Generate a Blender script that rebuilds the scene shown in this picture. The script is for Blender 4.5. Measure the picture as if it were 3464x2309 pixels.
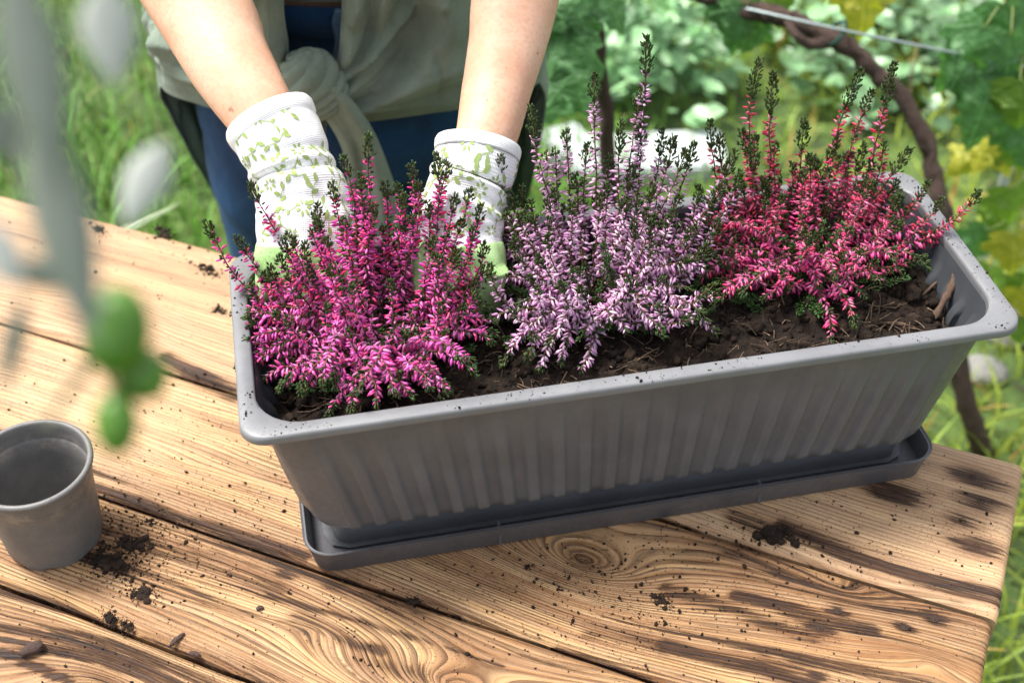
import bpy, bmesh, math, random
import numpy as np
from mathutils import Vector, Matrix

for o in list(bpy.data.objects): bpy.data.objects.remove(o)
SC = bpy.context.scene
COL = SC.collection
rng = np.random.default_rng(11)
random.seed(5)

# ------------------------------------------------------------------ camera
T = 0.75                                   # table top above the ground
CXP, CYP, FPX = 1732.0, 1154.5, 4471.0     # photograph 3464 x 2309
PITCH, ROLL, CH = 0.7277, -0.0098, 0.9
fw = np.array([0, math.cos(PITCH), -math.sin(PITCH)])
_r = np.array([1.0, 0, 0]); _u = np.cross(_r, fw)
cr = _r * math.cos(ROLL) + _u * math.sin(ROLL)
cu = -_r * math.sin(ROLL) + _u * math.cos(ROLL)
CAM = np.array([0, 0, T + CH])
cam_d = bpy.data.cameras.new('camera'); cam = bpy.data.objects.new('camera', cam_d); COL.objects.link(cam)
M = Matrix.Identity(4)
for i in range(3):
    M[i][0] = cr[i]; M[i][1] = cu[i]; M[i][2] = -fw[i]; M[i][3] = CAM[i]
cam.matrix_world = M
cam_d.sensor_width = 36; cam_d.lens = FPX / 3464 * 36
cam_d.clip_start = 0.02; cam_d.clip_end = 500
cam_d.dof.use_dof = True; cam_d.dof.focus_distance = 1.09; cam_d.dof.aperture_fstop = 4.8
SC.camera = cam

# ------------------------------------------------------------------ sky and sun
SUN_EL, SUN_AZ = math.radians(64), math.radians(-66)   # azimuth measured from +Y (behind the table) towards +X
w = bpy.data.worlds.new('World'); SC.world = w; w.use_nodes = True
wn = w.node_tree; bg = wn.nodes['Background']
sky = wn.nodes.new('ShaderNodeTexSky'); sky.sky_type = 'NISHITA'; sky.sun_disc = False
sky.sun_elevation = SUN_EL; sky.sun_rotation = SUN_AZ; sky.dust_density = 3.0; sky.air_density = 1.0
hs = wn.nodes.new('ShaderNodeHueSaturation'); hs.inputs['Saturation'].default_value = .35   # thin white cloud: pale, nearly neutral sky
wn.links.new(sky.outputs[0], hs.inputs['Color']); wn.links.new(hs.outputs[0], bg.inputs[0]); bg.inputs[1].default_value = 0.15
sl = bpy.data.lights.new('sun', 'SUN'); sl.energy = 3.0; sl.angle = math.radians(17); sl.color = (1, .955, .89)
so = bpy.data.objects.new('sun', sl); COL.objects.link(so)
sd = Vector((math.sin(SUN_AZ) * math.cos(SUN_EL), math.cos(SUN_AZ) * math.cos(SUN_EL), math.sin(SUN_EL)))
so.rotation_euler = (-sd).to_track_quat('-Z', 'Y').to_euler(); so.location = (0, 0, 6)
SC.view_settings.view_transform = 'Standard'; SC.view_settings.look = 'None'
SC.view_settings.gamma = 1.0; SC.view_settings.exposure = 1.12; SC.view_settings.use_curve_mapping = False
SC.render.engine = 'CYCLES'

# ------------------------------------------------------------------ pixel helpers (directions only)
def ray(px, py): return fw * FPX + cr * (px - CXP) - cu * (py - CYP)
def at_z(px, py, z): d = ray(px, py); return CAM + d * ((z - CAM[2]) / d[2])
def at_y(px, py, Y): d = ray(px, py); return CAM + d * (Y / d[1])
def at_d(px, py, D): d = ray(px, py); return CAM + d * (D / np.linalg.norm(d))
def depth(p): return float((np.asarray(p) - CAM) @ fw)
def proj(P):
    d = np.asarray(P) - CAM; z = d @ fw
    return CXP + FPX * (d @ cr) / z, CYP - FPX * (d @ cu) / z

# ------------------------------------------------------------------ numeric noise
_perm = np.random.default_rng(3).random((256, 256))
def vnoise(x, y, seed=0):
    x = np.asarray(x, float) + seed * 17.13; y = np.asarray(y, float) + seed * 7.77
    xi = np.floor(x).astype(int); yi = np.floor(y).astype(int); fx = x - xi; fy = y - yi
    fx = fx * fx * (3 - 2 * fx); fy = fy * fy * (3 - 2 * fy)
    a = _perm[xi & 255, yi & 255]; b = _perm[(xi + 1) & 255, yi & 255]
    c = _perm[xi & 255, (yi + 1) & 255]; d = _perm[(xi + 1) & 255, (yi + 1) & 255]
    return (a * (1 - fx) + b * fx) * (1 - fy) + (c * (1 - fx) + d * fx) * fy
def fbm(x, y, o=4, seed=0):
    s = 0; a = .5
    for i in range(o):
        s = s + a * vnoise(x * 2 ** i, y * 2 ** i, seed + i * 3); a *= .5
    return s / (1 - .5 ** o)
def sstep(a, b, x):
    t = np.clip((np.asarray(x, float) - a) / (b - a), 0, 1); return t * t * (3 - 2 * t)

# ------------------------------------------------------------------ mesh helpers
def mk_mesh(name, V, faces, cols=None, attrs=None, smooth=True, sharp=None):
    V = np.asarray(V, np.float32).reshape(-1, 3)
    fl = [np.asarray(f, np.int32) for f in faces if len(f)]
    me = bpy.data.meshes.new(name)
    me.vertices.add(len(V)); me.vertices.foreach_set('co', V.ravel())
    idx = np.concatenate([f.ravel() for f in fl]); tot = np.concatenate([np.full(len(f), f.shape[1], np.int32) for f in fl])
    st = np.concatenate([[0], np.cumsum(tot)[:-1]]).astype(np.int32)
    me.loops.add(len(idx)); me.loops.foreach_set('vertex_index', idx)
    me.polygons.add(len(tot)); me.polygons.foreach_set('loop_start', st)
    me.update(calc_edges=True); me.validate()
    if smooth: me.polygons.foreach_set('use_smooth', np.ones(len(me.polygons), bool))
    if sharp is not None: me.set_sharp_from_angle(angle=math.radians(sharp))
    if cols is not None:
        a = me.color_attributes.new('col', 'FLOAT_COLOR', 'POINT')
        c = np.ones((len(V), 4), np.float32); c[:, :3] = cols; a.data.foreach_set('color', c.ravel())
    for k, v in (attrs or {}).items():
        a = me.attributes.new(k, 'FLOAT', 'POINT'); a.data.foreach_set('value', np.asarray(v, np.float32).ravel())
    return me
def link(name, me, mat=None, parent=None, loc=None, rz=None):
    o = bpy.data.objects.new(name, me); COL.objects.link(o)
    if mat is not None and me is not None and not me.materials: me.materials.append(mat)
    if parent is not None: o.parent = parent
    if loc is not None: o.location = loc
    if rz is not None: o.rotation_euler = (0, 0, rz)
    return o
def tag(o, label=None, cat=None, group=None, kind=None):
    if label: o['label'] = label
    if cat: o['category'] = cat
    if group: o['group'] = group
    if kind: o['kind'] = kind
    return o
def empty(name, loc=(0, 0, 0), rz=0):
    o = bpy.data.objects.new(name, None); COL.objects.link(o); o.location = loc; o.rotation_euler = (0, 0, rz); o.empty_display_size = .05
    return o
class MB:
    def __init__(s): s.V = []; s.Q = []; s.Tr = []; s.C = []; s.n = 0
    def add(s, V, Q=None, Tr=None, col=None):
        V = np.asarray(V, float).reshape(-1, 3); s.V.append(V)
        if Q is not None and len(Q): s.Q.append(np.asarray(Q, int) + s.n)
        if Tr is not None and len(Tr): s.Tr.append(np.asarray(Tr, int) + s.n)
        c = np.ones((len(V), 3)) * (np.asarray(col) if col is not None else 1.0); s.C.append(c); s.n += len(V)
    def mesh(s, name, smooth=True, sharp=None, cols=True):
        f = []
        if s.Q: f.append(np.concatenate(s.Q))
        if s.Tr: f.append(np.concatenate(s.Tr))
        return mk_mesh(name, np.concatenate(s.V), f, np.concatenate(s.C) if cols else None, smooth=smooth, sharp=sharp)
def gridq(nr, nc, wrap=False):
    i, j = np.meshgrid(np.arange(nr - 1), np.arange(nc if wrap else nc - 1), indexing='ij')
    j2 = (j + 1) % nc
    return np.stack([i * nc + j, i * nc + j2, (i + 1) * nc + j2, (i + 1) * nc + j], -1).reshape(-1, 4)
def frames(P):
    P = np.asarray(P, float); Tn = np.gradient(P, axis=0); Tn /= np.linalg.norm(Tn, axis=1)[:, None] + 1e-12
    a = np.array([0, 0, 1.0]) if abs(Tn[0][2]) < .9 else np.array([1.0, 0, 0])
    X = np.cross(a, Tn[0]); X /= np.linalg.norm(X); XS = []
    for t in Tn:
        X = X - t * (X @ t); X = X / np.linalg.norm(X); XS.append(X)
    XS = np.array(XS); return Tn, XS, np.cross(Tn, XS)
def tube(P, R, n=6, cap=True):
    P = np.asarray(P, float); Tn, X, Y = frames(P); R = np.ones(len(P)) * R
    th = np.linspace(0, 2 * np.pi, n, endpoint=False)
    V = P[:, None] + R[:, None, None] * (np.cos(th)[None, :, None] * X[:, None] + np.sin(th)[None, :, None] * Y[:, None])
    V = V.reshape(-1, 3); Q = gridq(len(P), n, True); Tr = []
    if cap:
        V = np.vstack([V, P[0], P[-1]]); a = len(P) * n; b = (len(P) - 1) * n
        Tr = [[a, (k + 1) % n, k] for k in range(n)] + [[a + 1, b + k, b + (k + 1) % n] for k in range(n)]
    return V, Q, np.array(Tr, int)
def ell_tube(P, ra, rb, side, n=28, cap=True):
    """tube whose cross-section is an ellipse: ra along 'side', rb across"""
    P = np.asarray(P, float); Tn = np.gradient(P, axis=0); Tn /= np.linalg.norm(Tn, axis=1)[:, None]
    side = np.asarray(side, float)
    if side.ndim == 1: side = np.repeat(side[None], len(P), 0)
    X = side - Tn * np.sum(side * Tn, 1)[:, None]; X /= np.linalg.norm(X, axis=1)[:, None]; Y = np.cross(Tn, X)
    th = np.linspace(0, 2 * np.pi, n, endpoint=False)
    V = P[:, None] + (np.asarray(ra)[:, None] * np.cos(th))[..., None] * X[:, None] + (np.asarray(rb)[:, None] * np.sin(th))[..., None] * Y[:, None]
    V = V.reshape(-1, 3); Q = gridq(len(P), n, True); Tr = []
    if cap:
        V = np.vstack([V, P[0], P[-1]]); a = len(P) * n; b = (len(P) - 1) * n
        Tr = [[a, (k + 1) % n, k] for k in range(n)] + [[a + 1, b + k, b + (k + 1) % n] for k in range(n)]
    return V, Q, np.array(Tr, int)
def spline(pts, n):
    P = np.asarray(pts, float); m = len(P); Pp = np.vstack([2 * P[0] - P[1], P, 2 * P[-1] - P[-2]])
    out = []
    for s in np.linspace(0, m - 1, n):
        i = min(int(s), m - 2); t = s - i; a, b, c, d = Pp[i:i + 4]
        out.append(.5 * ((2 * b) + (c - a) * t + (2 * a - 5 * b + 4 * c - d) * t * t + (-a + 3 * b - 3 * c + d) * t ** 3))
    return np.array(out)
def remeshed(V, Q, Tr, voxel, smooth_it=6):
    me = mk_mesh('tmp', V, [f for f in (Q, Tr) if len(f)]); o = bpy.data.objects.new('tmp', me); COL.objects.link(o)
    m = o.modifiers.new('r', 'REMESH'); m.mode = 'VOXEL'; m.voxel_size = voxel; m.use_smooth_shade = True
    if smooth_it:
        s = o.modifiers.new('s', 'SMOOTH'); s.factor = .5; s.iterations = smooth_it
    dg = bpy.context.evaluated_depsgraph_get()
    out = bpy.data.meshes.new_from_object(o.evaluated_get(dg)); bpy.data.objects.remove(o); bpy.data.meshes.remove(me)
    return out

# ------------------------------------------------------------------ material helpers
class NT:
    def __init__(s, name):
        s.m = bpy.data.materials.new(name); s.m.use_nodes = True; s.t = s.m.node_tree; s.b = s.t.nodes['Principled BSDF']
    def n(s, ty, ins=None, **kw):
        nd = s.t.nodes.new('ShaderNode' + ty)
        for k, v in kw.items(): setattr(nd, k, v)
        for k, v in (ins or {}).items(): s.put(nd.inputs[k], v)
        return nd
    def put(s, sock, v):
        if isinstance(v, bpy.types.NodeSocket): s.t.links.new(v, sock)
        elif hasattr(v, 'outputs'): s.t.links.new(v.outputs[0], sock)
        else:
            if isinstance(v, tuple) and len(v) == 3 and sock.type == 'RGBA': v = (*v, 1)
            sock.default_value = v
    def math(s, op, a, b=0.0, c=None, clamp=False):
        nd = s.t.nodes.new('ShaderNodeMath'); nd.operation = op; nd.use_clamp = clamp; s.put(nd.inputs[0], a); s.put(nd.inputs[1], b)
        if c is not None: s.put(nd.inputs[2], c)
        return nd.outputs[0]
    def mix(s, f, a, b, mode='MIX'):
        nd = s.t.nodes.new('ShaderNodeMix'); nd.data_type = 'RGBA'; nd.blend_type = mode
        s.put(nd.inputs[0], f); s.put(nd.inputs[6], a); s.put(nd.inputs[7], b); return nd.outputs[2]
    def mr(s, v, a, b, c=0.0, d=1.0):
        nd = s.t.nodes.new('ShaderNodeMapRange'); nd.interpolation_type = 'SMOOTHSTEP'
        s.put(nd.inputs[0], v)
        for k, x in zip((1, 2, 3, 4), (a, b, c, d)): nd.inputs[k].default_value = x
        return nd.outputs[0]
    def attr(s, name, col=False):
        nd = s.t.nodes.new('ShaderNodeAttribute'); nd.attribute_name = name; return nd.outputs['Color' if col else 'Fac']
    def noise(s, vec, scale, detail=3.0, rough=.55, dist=0.0):
        nd = s.n('TexNoise', {'Scale': scale, 'Detail': detail, 'Roughness': rough, 'Distortion': dist})
        if vec is not None: s.put(nd.inputs['Vector'], vec)
        return nd.outputs['Fac']
    def obj(s): return s.n('TexCoord').outputs['Object']
    def bump(s, h, strength, dist, normal=None):
        nd = s.n('Bump', {'Strength': strength, 'Distance': dist, 'Height': h})
        if normal is not None: s.put(nd.inputs['Normal'], normal)
        return nd.outputs[0]
    def out(s, **kw):
        for k, v in kw.items(): s.put(s.b.inputs[k.replace('_', ' ')], v)
        return s.m
def plain(name, col, rough=.6, var=.15, scale=40, bump=0.0, bd=.001, spec=.5, **kw):
    t = NT(name); c = t.obj(); f = t.noise(c, scale, 4)
    a = tuple(x * (1 - var) for x in col); b = tuple(min(1, x * (1 + var)) for x in col)
    d = dict(Base_Color=t.mix(f, a, b), Roughness=rough, Specular_IOR_Level=spec)
    if bump: d['Normal'] = t.bump(t.noise(c, scale * 4, 3), bump, bd)
    d.update(kw); return t.out(**d)
def vcol(name, rough=.5, spec=.4, trans=0.0, var=.12, scale=300, sss=0.0):
    t = NT(name); c = t.attr('col', True); f = t.mr(t.noise(t.obj(), scale, 2), .3, .7, 1 - var, 1 + var)
    cc = t.mix(1.0, c, f, 'MULTIPLY')
    m = t.out(Base_Color=cc, Roughness=rough, Specular_IOR_Level=spec)
    if trans:
        tr = t.n('BsdfTranslucent', {'Color': t.mix(1.0, cc, (1.2, 1.12, .95), 'MULTIPLY')}); mx = t.n('MixShader', {0: trans, 1: t.b.outputs[0], 2: tr})
        t.t.links.new(mx.outputs[0], t.t.nodes['Material Output'].inputs[0])
    return m

# ================================================================== ground
def ground():
    n = 140; g = np.linspace(-1, 1, n); xs = np.sign(g) * np.abs(g) ** 2.2 * 60; X, Y = np.meshgrid(xs, xs + 0.0)
    Y = Y + 2.0; r = np.hypot(X, Y - 2)
    Z = (fbm(X * 1.7, Y * 1.7, 4) - .5) * .05 * np.exp(-r / 30) - .012
    t = NT('soil_and_turf'); c = t.obj(); f = t.noise(c, 3.0, 6); f2 = t.noise(c, 40, 4)
    col = t.mix(t.mr(f, .4, .6), (.05, .09, .02), (.09, .15, .03)); col = t.mix(t.mr(f2, .5, .8), col, (.05, .04, .022))
    m = t.out(Base_Color=col, Roughness=.95, Normal=t.bump(f2, .8, .03))
    tag(link('ground', mk_mesh('ground', np.stack([X, Y, Z], -1).reshape(-1, 3), [gridq(n, n)]), m), kind='structure')
ground()

# ================================================================== table
TA = -.3965; TC = np.array([.5248, .9262]) * CH
tx = np.array([math.cos(TA), math.sin(TA)]); ty = np.array([-tx[1], tx[0]])
def tab_px(px, py):
    p = at_z(px, py, T)[:2] - TC; return p @ tx, p @ ty
def tab_w(u, v, z=0.0): p = TC + tx * u + ty * v; return np.array([p[0], p[1], T + z])
KN = [(1975, 1900, .125, .052, .075, 1), (1545, 2330, .105, .042, .060, 1), (330, 2330, .10, .04, .05, -1), (2850, 1985, .09, .03, .024, 1),
      (3150, 2240, .06, .02, .018, -1), (620, 1560, .12, .03, .016, 1), (250, 1000, .12, .035, .02, -1), (1080, 2130, .12, .03, .022, -1)]
KN = [(*tab_px(a, b), c, d, e, f) for a, b, c, d, e, f in KN]
STREAK = [([(2640, 1775), (2900, 1885), (3150, 1965), (3378, 2020)], .010, .95), ([(2500, 2010), (2700, 2075), (2950, 2130)], .009, .9),
          ([(2960, 2150), (3150, 2210), (3340, 2250)], .016, .5), ([(320, 1640), (560, 1725), (800, 1805), (1030, 1880)], .0075, .85),
          ([(560, 1215), (700, 1285), (800, 1335)], .013, .8), ([(1000, 2090), (1200, 2180), (1290, 2200)], .008, .8), ([(330, 1800), (640, 1880), (940, 1995)], .018, .6), ([(320, 1860), (400, 1850), (470, 1830)], .022, .5), ([(1800, 1850), (1950, 1900), (2150, 1950)], .030, .34),
          ([(1120, 1975), (1300, 2020), (1480, 2060)], .012, .6), ([(0, 2200), (120, 2250), (240, 2309)], .006, .9), ([(2250, 2180), (2500, 2240), (2750, 2309)], .01, .8),
          ([(1850, 1960), (2100, 2050), (2400, 2090)], .008, .3), ([(1450, 2180), (1900, 2240), (2300, 2300)], .012, .45), ([(2480, 1745), (2620, 1790)], .012, .7),
          ([(900, 2010), (1250, 2110), (1700, 2250)], .004, .8), ([(2000, 2130), (2350, 2200), (2700, 2260)], .012, .55), ([(2250, 1990), (2480, 2060), (2760, 2160)], .010, .7),
          ([(40, 1500), (150, 1540)], .01, .3), ([(1200, 2230), (1500, 2290)], .012, .6), ([(480, 2150), (760, 2230), (1000, 2309)], .008, .5), ([(2500, 1850), (2750, 1900), (3000, 1990)], .006, .5)]
STREAK = [(np.array([tab_px(*q) for q in p]), a, b) for p, a, b in STREAK]
HOLES = [(3290, 1612, .016), (3318, 1694, .013), (3256, 1758, .011), (3305, 1846, .013), (3032, 1668, .017), (2834, 2064, .006), (2772, 2122, .009), (3160, 2092, .010), (3060, 2118, .006), (2765, 2288, .006), (960, 1940, .006)]
HOLES = [(*tab_px(a, b), c) for a, b, c in HOLES]
SEAM = [0.0, -.187, -.352, -.469, -.605, -.745]
TLEN = 1.62
def seg_dist(u, v, P):
    best = np.full(np.shape(u), 9.0); along = np.zeros(np.shape(u))
    for i in range(len(P) - 1):
        a, b = P[i], P[i + 1]; d = b - a; L = d @ d
        s = np.clip(((u - a[0]) * d[0] + (v - a[1]) * d[1]) / L, 0, 1)
        q = np.hypot(u - a[0] - s * d[0], v - a[1] - s * d[1]); best = np.minimum(best, q)
    return best
def wood_mat():
    t = NT('brushed_scorched_pine'); gu = t.attr('gu'); gv = t.attr('gv'); burn = t.attr('burn'); pid = t.attr('pid'); pale = t.attr('pale')
    def vec(su, sv): return t.n('CombineXYZ', {0: t.math('MULTIPLY', gu, su), 1: t.math('MULTIPLY', gv, sv), 2: t.math('MULTIPLY', pid, 5.37)}).outputs[0]
    warp = t.noise(vec(3.0, 26), 1, 3); streak = t.noise(vec(2.2, 55), 1, 5, .62); fib = t.noise(vec(22, 620), 1, 4, .6); mid = t.noise(vec(5, 160), 1, 4, .6)
    ph = t.math('MULTIPLY_ADD', warp, 3.6, t.math('MULTIPLY', gv, 235.0)); fr = t.math('FRACT', ph)
    late = t.math('MULTIPLY', t.mr(fr, .18, .90), t.mr(fr, 1.0, .93)); lm = t.math('MULTIPLY', late, t.mr(t.noise(vec(1.6, 14), 1, 3), .22, .48))
    lm = t.math('MULTIPLY', lm, t.math('MULTIPLY_ADD', pale, -.85, 1.0)); lm = t.math('MULTIPLY', lm, t.mr(t.noise(vec(16, 120), 1, 4, .7), .30, .55, .25, 1.0))
    base = t.mix(t.mr(streak, .38, .58), (.53, .300, .118), (.26, .108, .030)); base = t.mix(t.mr(mid, .36, .72, 0, .45), base, (.60, .41, .225))
    base = t.mix(t.math('MULTIPLY', pale, .75), base, (.60, .42, .26))
    c = t.mix(t.math('MULTIPLY', lm, .97), base, (.060, .024, .009))
    fl_ = t.math('FRACT', t.math('MULTIPLY_ADD', mid, 1.6, t.math('MULTIPLY', gv, 430.0))); fl_ = t.math('MULTIPLY', t.mr(fl_, .55, .95), t.mr(t.noise(vec(3, 22), 1, 4, .6), .38, .58)); fl_ = t.math('MULTIPLY', fl_, t.math('MULTIPLY_ADD', pale, -.9, 1.0)); c = t.mix(t.math('MULTIPLY', fl_, .88), c, (.070, .028, .010))
    crack = t.math('MULTIPLY', t.mr(fib, .66, .80), t.mr(t.noise(vec(2, 40), 1, 2), .45, .65)); crack = t.math('MULTIPLY', crack, t.math('MULTIPLY_ADD', pale, -.8, 1.0))
    c = t.mix(t.math('MULTIPLY', crack, .8), c, (.05, .024, .012))
    c = t.mix(t.mr(fib, .3, .7, .0, .20), c, (.64, .47, .29))
    bn = t.noise(vec(7, 240), 1, 6, .75); bb = t.math('MULTIPLY', burn, .90); bf = t.mr(t.math('MULTIPLY_ADD', t.math('SUBTRACT', bn, .5), 2.1, bb), .42, .70)
    bf = t.math('MULTIPLY', bf, t.mr(burn, .03, .25)); c = t.mix(t.math('MULTIPLY', t.mr(burn, .05, .55), .50), c, (.17, .080, .034)); bd = t.mix(t.mr(t.noise(vec(14, 480), 1, 4, .7), .32, .66), (.03, .023, .020), (.26, .19, .15)); c = t.mix(bf, c, t.mix(1.0, c, bd, 'MULTIPLY'))
    ob = t.obj(); dust = t.math('MULTIPLY', t.mr(t.noise(ob, 640, 3), .60, .67), t.mr(t.noise(ob, 9, 4), .36, .58)); c = t.mix(t.math('MULTIPLY', dust, .85), c, (.022, .013, .009))
    h = t.math('ADD', t.math('MULTIPLY', lm, -.55), t.math('MULTIPLY_ADD', fib, .35, t.math('MULTIPLY', mid, .5))); h = t.math('ADD', h, t.math('ADD', t.math('MULTIPLY', bf, -.3), t.math('MULTIPLY', crack, -.6)))
    return t.out(Base_Color=c, Roughness=t.mr(lm, 0, 1, .62, .78), Specular_IOR_Level=.35, Normal=t.bump(h, .9, .0022))
WOOD = wood_mat()
def surf_z(u, v): return (fbm(u * 6, v * 30, 3, 9) - .5) * .0022
def table():
    root = empty('garden_table', (TC[0], TC[1], 0), TA)
    tag(root, 'rustic table of wide scorched pine planks with dark knots and screw holes', 'table')
    ends = [0.0, -.004, .003, -.002, .002]; pales = [.62, .10, .0, .06, .2]
    for k in range(5):
        v1, v0 = SEAM[k] - (.0 if k == 0 else .0016), SEAM[k + 1] + .0016; e = ends[k]
        nu, nv = 420, max(30, int((v1 - v0) / .0034))
        us = np.concatenate([np.linspace(-TLEN, e - .004, nu - 3), [e - .0022, e - .0008, e]]); s = np.linspace(0, 1, nv); s = np.concatenate([[0, .004, .012], s[1:-1], [.988, .996, 1]]); nv = len(s)
        U, Sx = np.meshgrid(us, s, indexing='ij')
        wob0 = (fbm(us * 5, us * 0 + k, 3, 21) - .5) * .0055 * (k < 4); wob1 = (fbm(us * 5, us * 0 + k - 1, 3, 21) - .5) * .0055 * (k > 0)
        if k == 0: wob1 = (fbm(us * 9, us * 0 + 7, 3, 5) - .5) * .006
        V = (v0 + wob0)[:, None] * (1 - Sx) + (v1 + wob1)[:, None] * Sx
        Z = surf_z(U, V) + (k % 2) * -.0006
        ed = np.minimum(Sx, 1 - Sx) * (v1 - v0); Z = Z - .0055 * np.exp(-(ed / .0035) ** 1.2) - .005 * np.exp(-np.abs(e - U) / .0025)
        g = V.copy()
        for (ku, kv, a, b, B, sg) in KN:
            if v0 - .03 < kv < v1 + .03:
                q = ((U - ku) / a) ** 2 + ((V - kv) / b) ** 2; g = g + sg * B * 1.35 * np.exp(-1.15 * np.sqrt(q + .01))
        gq = g + (fbm(U * 3, V * 9, 3, 31 + k) - .5) * .03
        burn = (.78) * sstep(.47, .72, fbm(U * 2.6 + k * 3, g * 46, 5, 40 + k)) * (1 - pales[k])
        for P, wd, st in STREAK:
            d = seg_dist(U, V, P); d = d * (1 + .9 * (fbm(U * 25, V * 90, 3, 55) - .5)); burn = np.maximum(burn, st * np.exp(-(d / wd) ** 2))
        for hu, hv, hr in HOLES:
            q = np.hypot((U - hu) / 2.1, V - hv) * (1 + .8 * (fbm(U * 30, V * 120, 3, 77) - .5)); burn = np.maximum(burn, .93 * np.exp(-(q / hr) ** 2))
        for (ku, kv, a, b, B, sg) in KN[:3]:
            q = np.hypot((U - ku) / 1.8, V - kv); burn = np.maximum(burn, .55 * np.exp(-(q / .020) ** 2))
        ed2 = np.minimum(V - (v0 + wob0)[:, None], (v1 + wob1)[:, None] - V); burn = np.maximum(burn, (.9 if k else .5) * np.exp(-np.maximum(ed2, 0) / .0028) * (fbm(U * 8, V * 8, 3, 66 + k) > (.40 if k else .55)))
        pale = np.clip(pales[k] * sstep(-.25, -.75, U) if k == 1 else pales[k] * np.ones_like(U), 0, 1)
        if k == 1: pale = np.maximum(pale, .55 * sstep(-.62, -.85, U))
        N = U.size; top = np.stack([U, V, Z + T], -1).reshape(-1, 3); bot = top.copy(); bot[:, 2] = T - .042
        Q = gridq(len(us), nv); idx = np.arange(N).reshape(len(us), nv)
        def wall(a): a = np.asarray(a); return np.stack([a[:-1], a[1:], a[1:] + N, a[:-1] + N], -1)
        faces = [Q, Q[:, ::-1] + N, wall(idx[:, 0])[:, ::-1], wall(idx[:, -1]), wall(idx[0])[:, ::1], wall(idx[-1])[:, ::-1]]
        two = lambda a: np.concatenate([a.ravel(), a.ravel()])
        me = mk_mesh('plank', np.vstack([top, bot]), faces, attrs=dict(gu=two(U), gv=two(gq), burn=two(burn), pid=np.full(2 * N, k + 1.0), pale=two(pale)), sharp=50)
        link('plank', me, WOOD, root)
    # frame under the planks
    fr = plain('weathered_table_frame', (.28, .17, .09), .75, .3, 30, .4)
    def box(name, u0, u1, v0, v1, z0, z1):
        mb = bmesh.new(); bmesh.ops.create_cube(mb, size=1)
        for q in mb.verts: q.co = ((u0 + u1) / 2 + q.co.x * (u1 - u0), (v0 + v1) / 2 + q.co.y * (v1 - v0), (z0 + z1) / 2 + q.co.z * (z1 - z0))
        bmesh.ops.bevel(mb, geom=mb.edges[:], offset=.004, segments=2, affect='EDGES')
        me = bpy.data.meshes.new(name); mb.to_mesh(me); mb.free(); return link(name, me, fr, root)
    for u in (-.16, -1.46):
        for v in (-.09, -.66): box('leg', u - .035, u + .035, v - .035, v + .035, -.01, T - .041)
        box('crossbeam', u - .025, u + .025, -.62, -.13, T - .13, T - .0415)
    for v in (-.09, -.66): box('rail', -1.42, -.20, v - .018, v + .018, T - .13, T - .0418)
    # sunk screws
    sm = plain('rusted_screw', (.045, .03, .024), .85, .4, 200, .3, spec=.15)
    prof = [(.0, .0006), (.0012, .0006), (.0013, -.0002), (.0024, .0), (.0030, .0008), (.0034, .0001)]
    th = np.linspace(0, 2 * np.pi, 12, endpoint=False)
    V = np.concatenate([np.stack([r * np.cos(th), r * np.sin(th), np.full(12, z)], -1) for r, z in prof]); sme = mk_mesh('screw', V, [gridq(len(prof), 12, True)])
    for hu, hv, hr in HOLES[:9]: link('screw', sme, sm, root, (hu, hv, T + float(surf_z(np.array(hu), np.array(hv))) - .0002))
table()

# ================================================================== plastic planter and its tray
PYAW = .1926; PC = np.array([.0955, .9529]) * CH
px_ = np.array([math.cos(PYAW), math.sin(PYAW)]); py_ = np.array([-px_[1], px_[0]])
def pl_w(u, v, z=0.0): p = PC + px_ * u + py_ * v; return np.array([p[0], p[1], T + z])
def pl_l(P): d = np.asarray(P)[..., :2] - PC; return np.stack([d @ px_, d @ py_, np.asarray(P)[..., 2] - T], -1)
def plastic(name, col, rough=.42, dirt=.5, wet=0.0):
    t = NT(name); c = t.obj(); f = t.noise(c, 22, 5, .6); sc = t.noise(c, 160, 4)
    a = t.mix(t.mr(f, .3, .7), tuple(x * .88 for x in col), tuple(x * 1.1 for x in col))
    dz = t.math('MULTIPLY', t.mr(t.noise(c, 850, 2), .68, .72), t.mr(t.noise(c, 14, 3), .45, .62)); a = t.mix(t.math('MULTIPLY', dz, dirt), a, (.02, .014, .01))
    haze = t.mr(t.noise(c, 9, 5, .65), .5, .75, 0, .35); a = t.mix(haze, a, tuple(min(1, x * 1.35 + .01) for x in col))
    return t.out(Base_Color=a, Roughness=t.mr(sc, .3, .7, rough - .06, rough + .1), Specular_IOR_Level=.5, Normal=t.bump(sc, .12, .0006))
PLA = plastic('grey_moulded_plastic', (.104, .108, .118), .42, .3); PLR = plastic('lit_tone_rim_plastic', (.155, .158, .165), .42); PLI = plastic('shade_tone_specked_plastic', (.050, .055, .062), .40, .8); PLD = plastic('grey_tray_plastic', (.088, .088, .096), .4)  # rim colour lightened as if skylit, inner wall darkened as shade; specks are dirt
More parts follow.
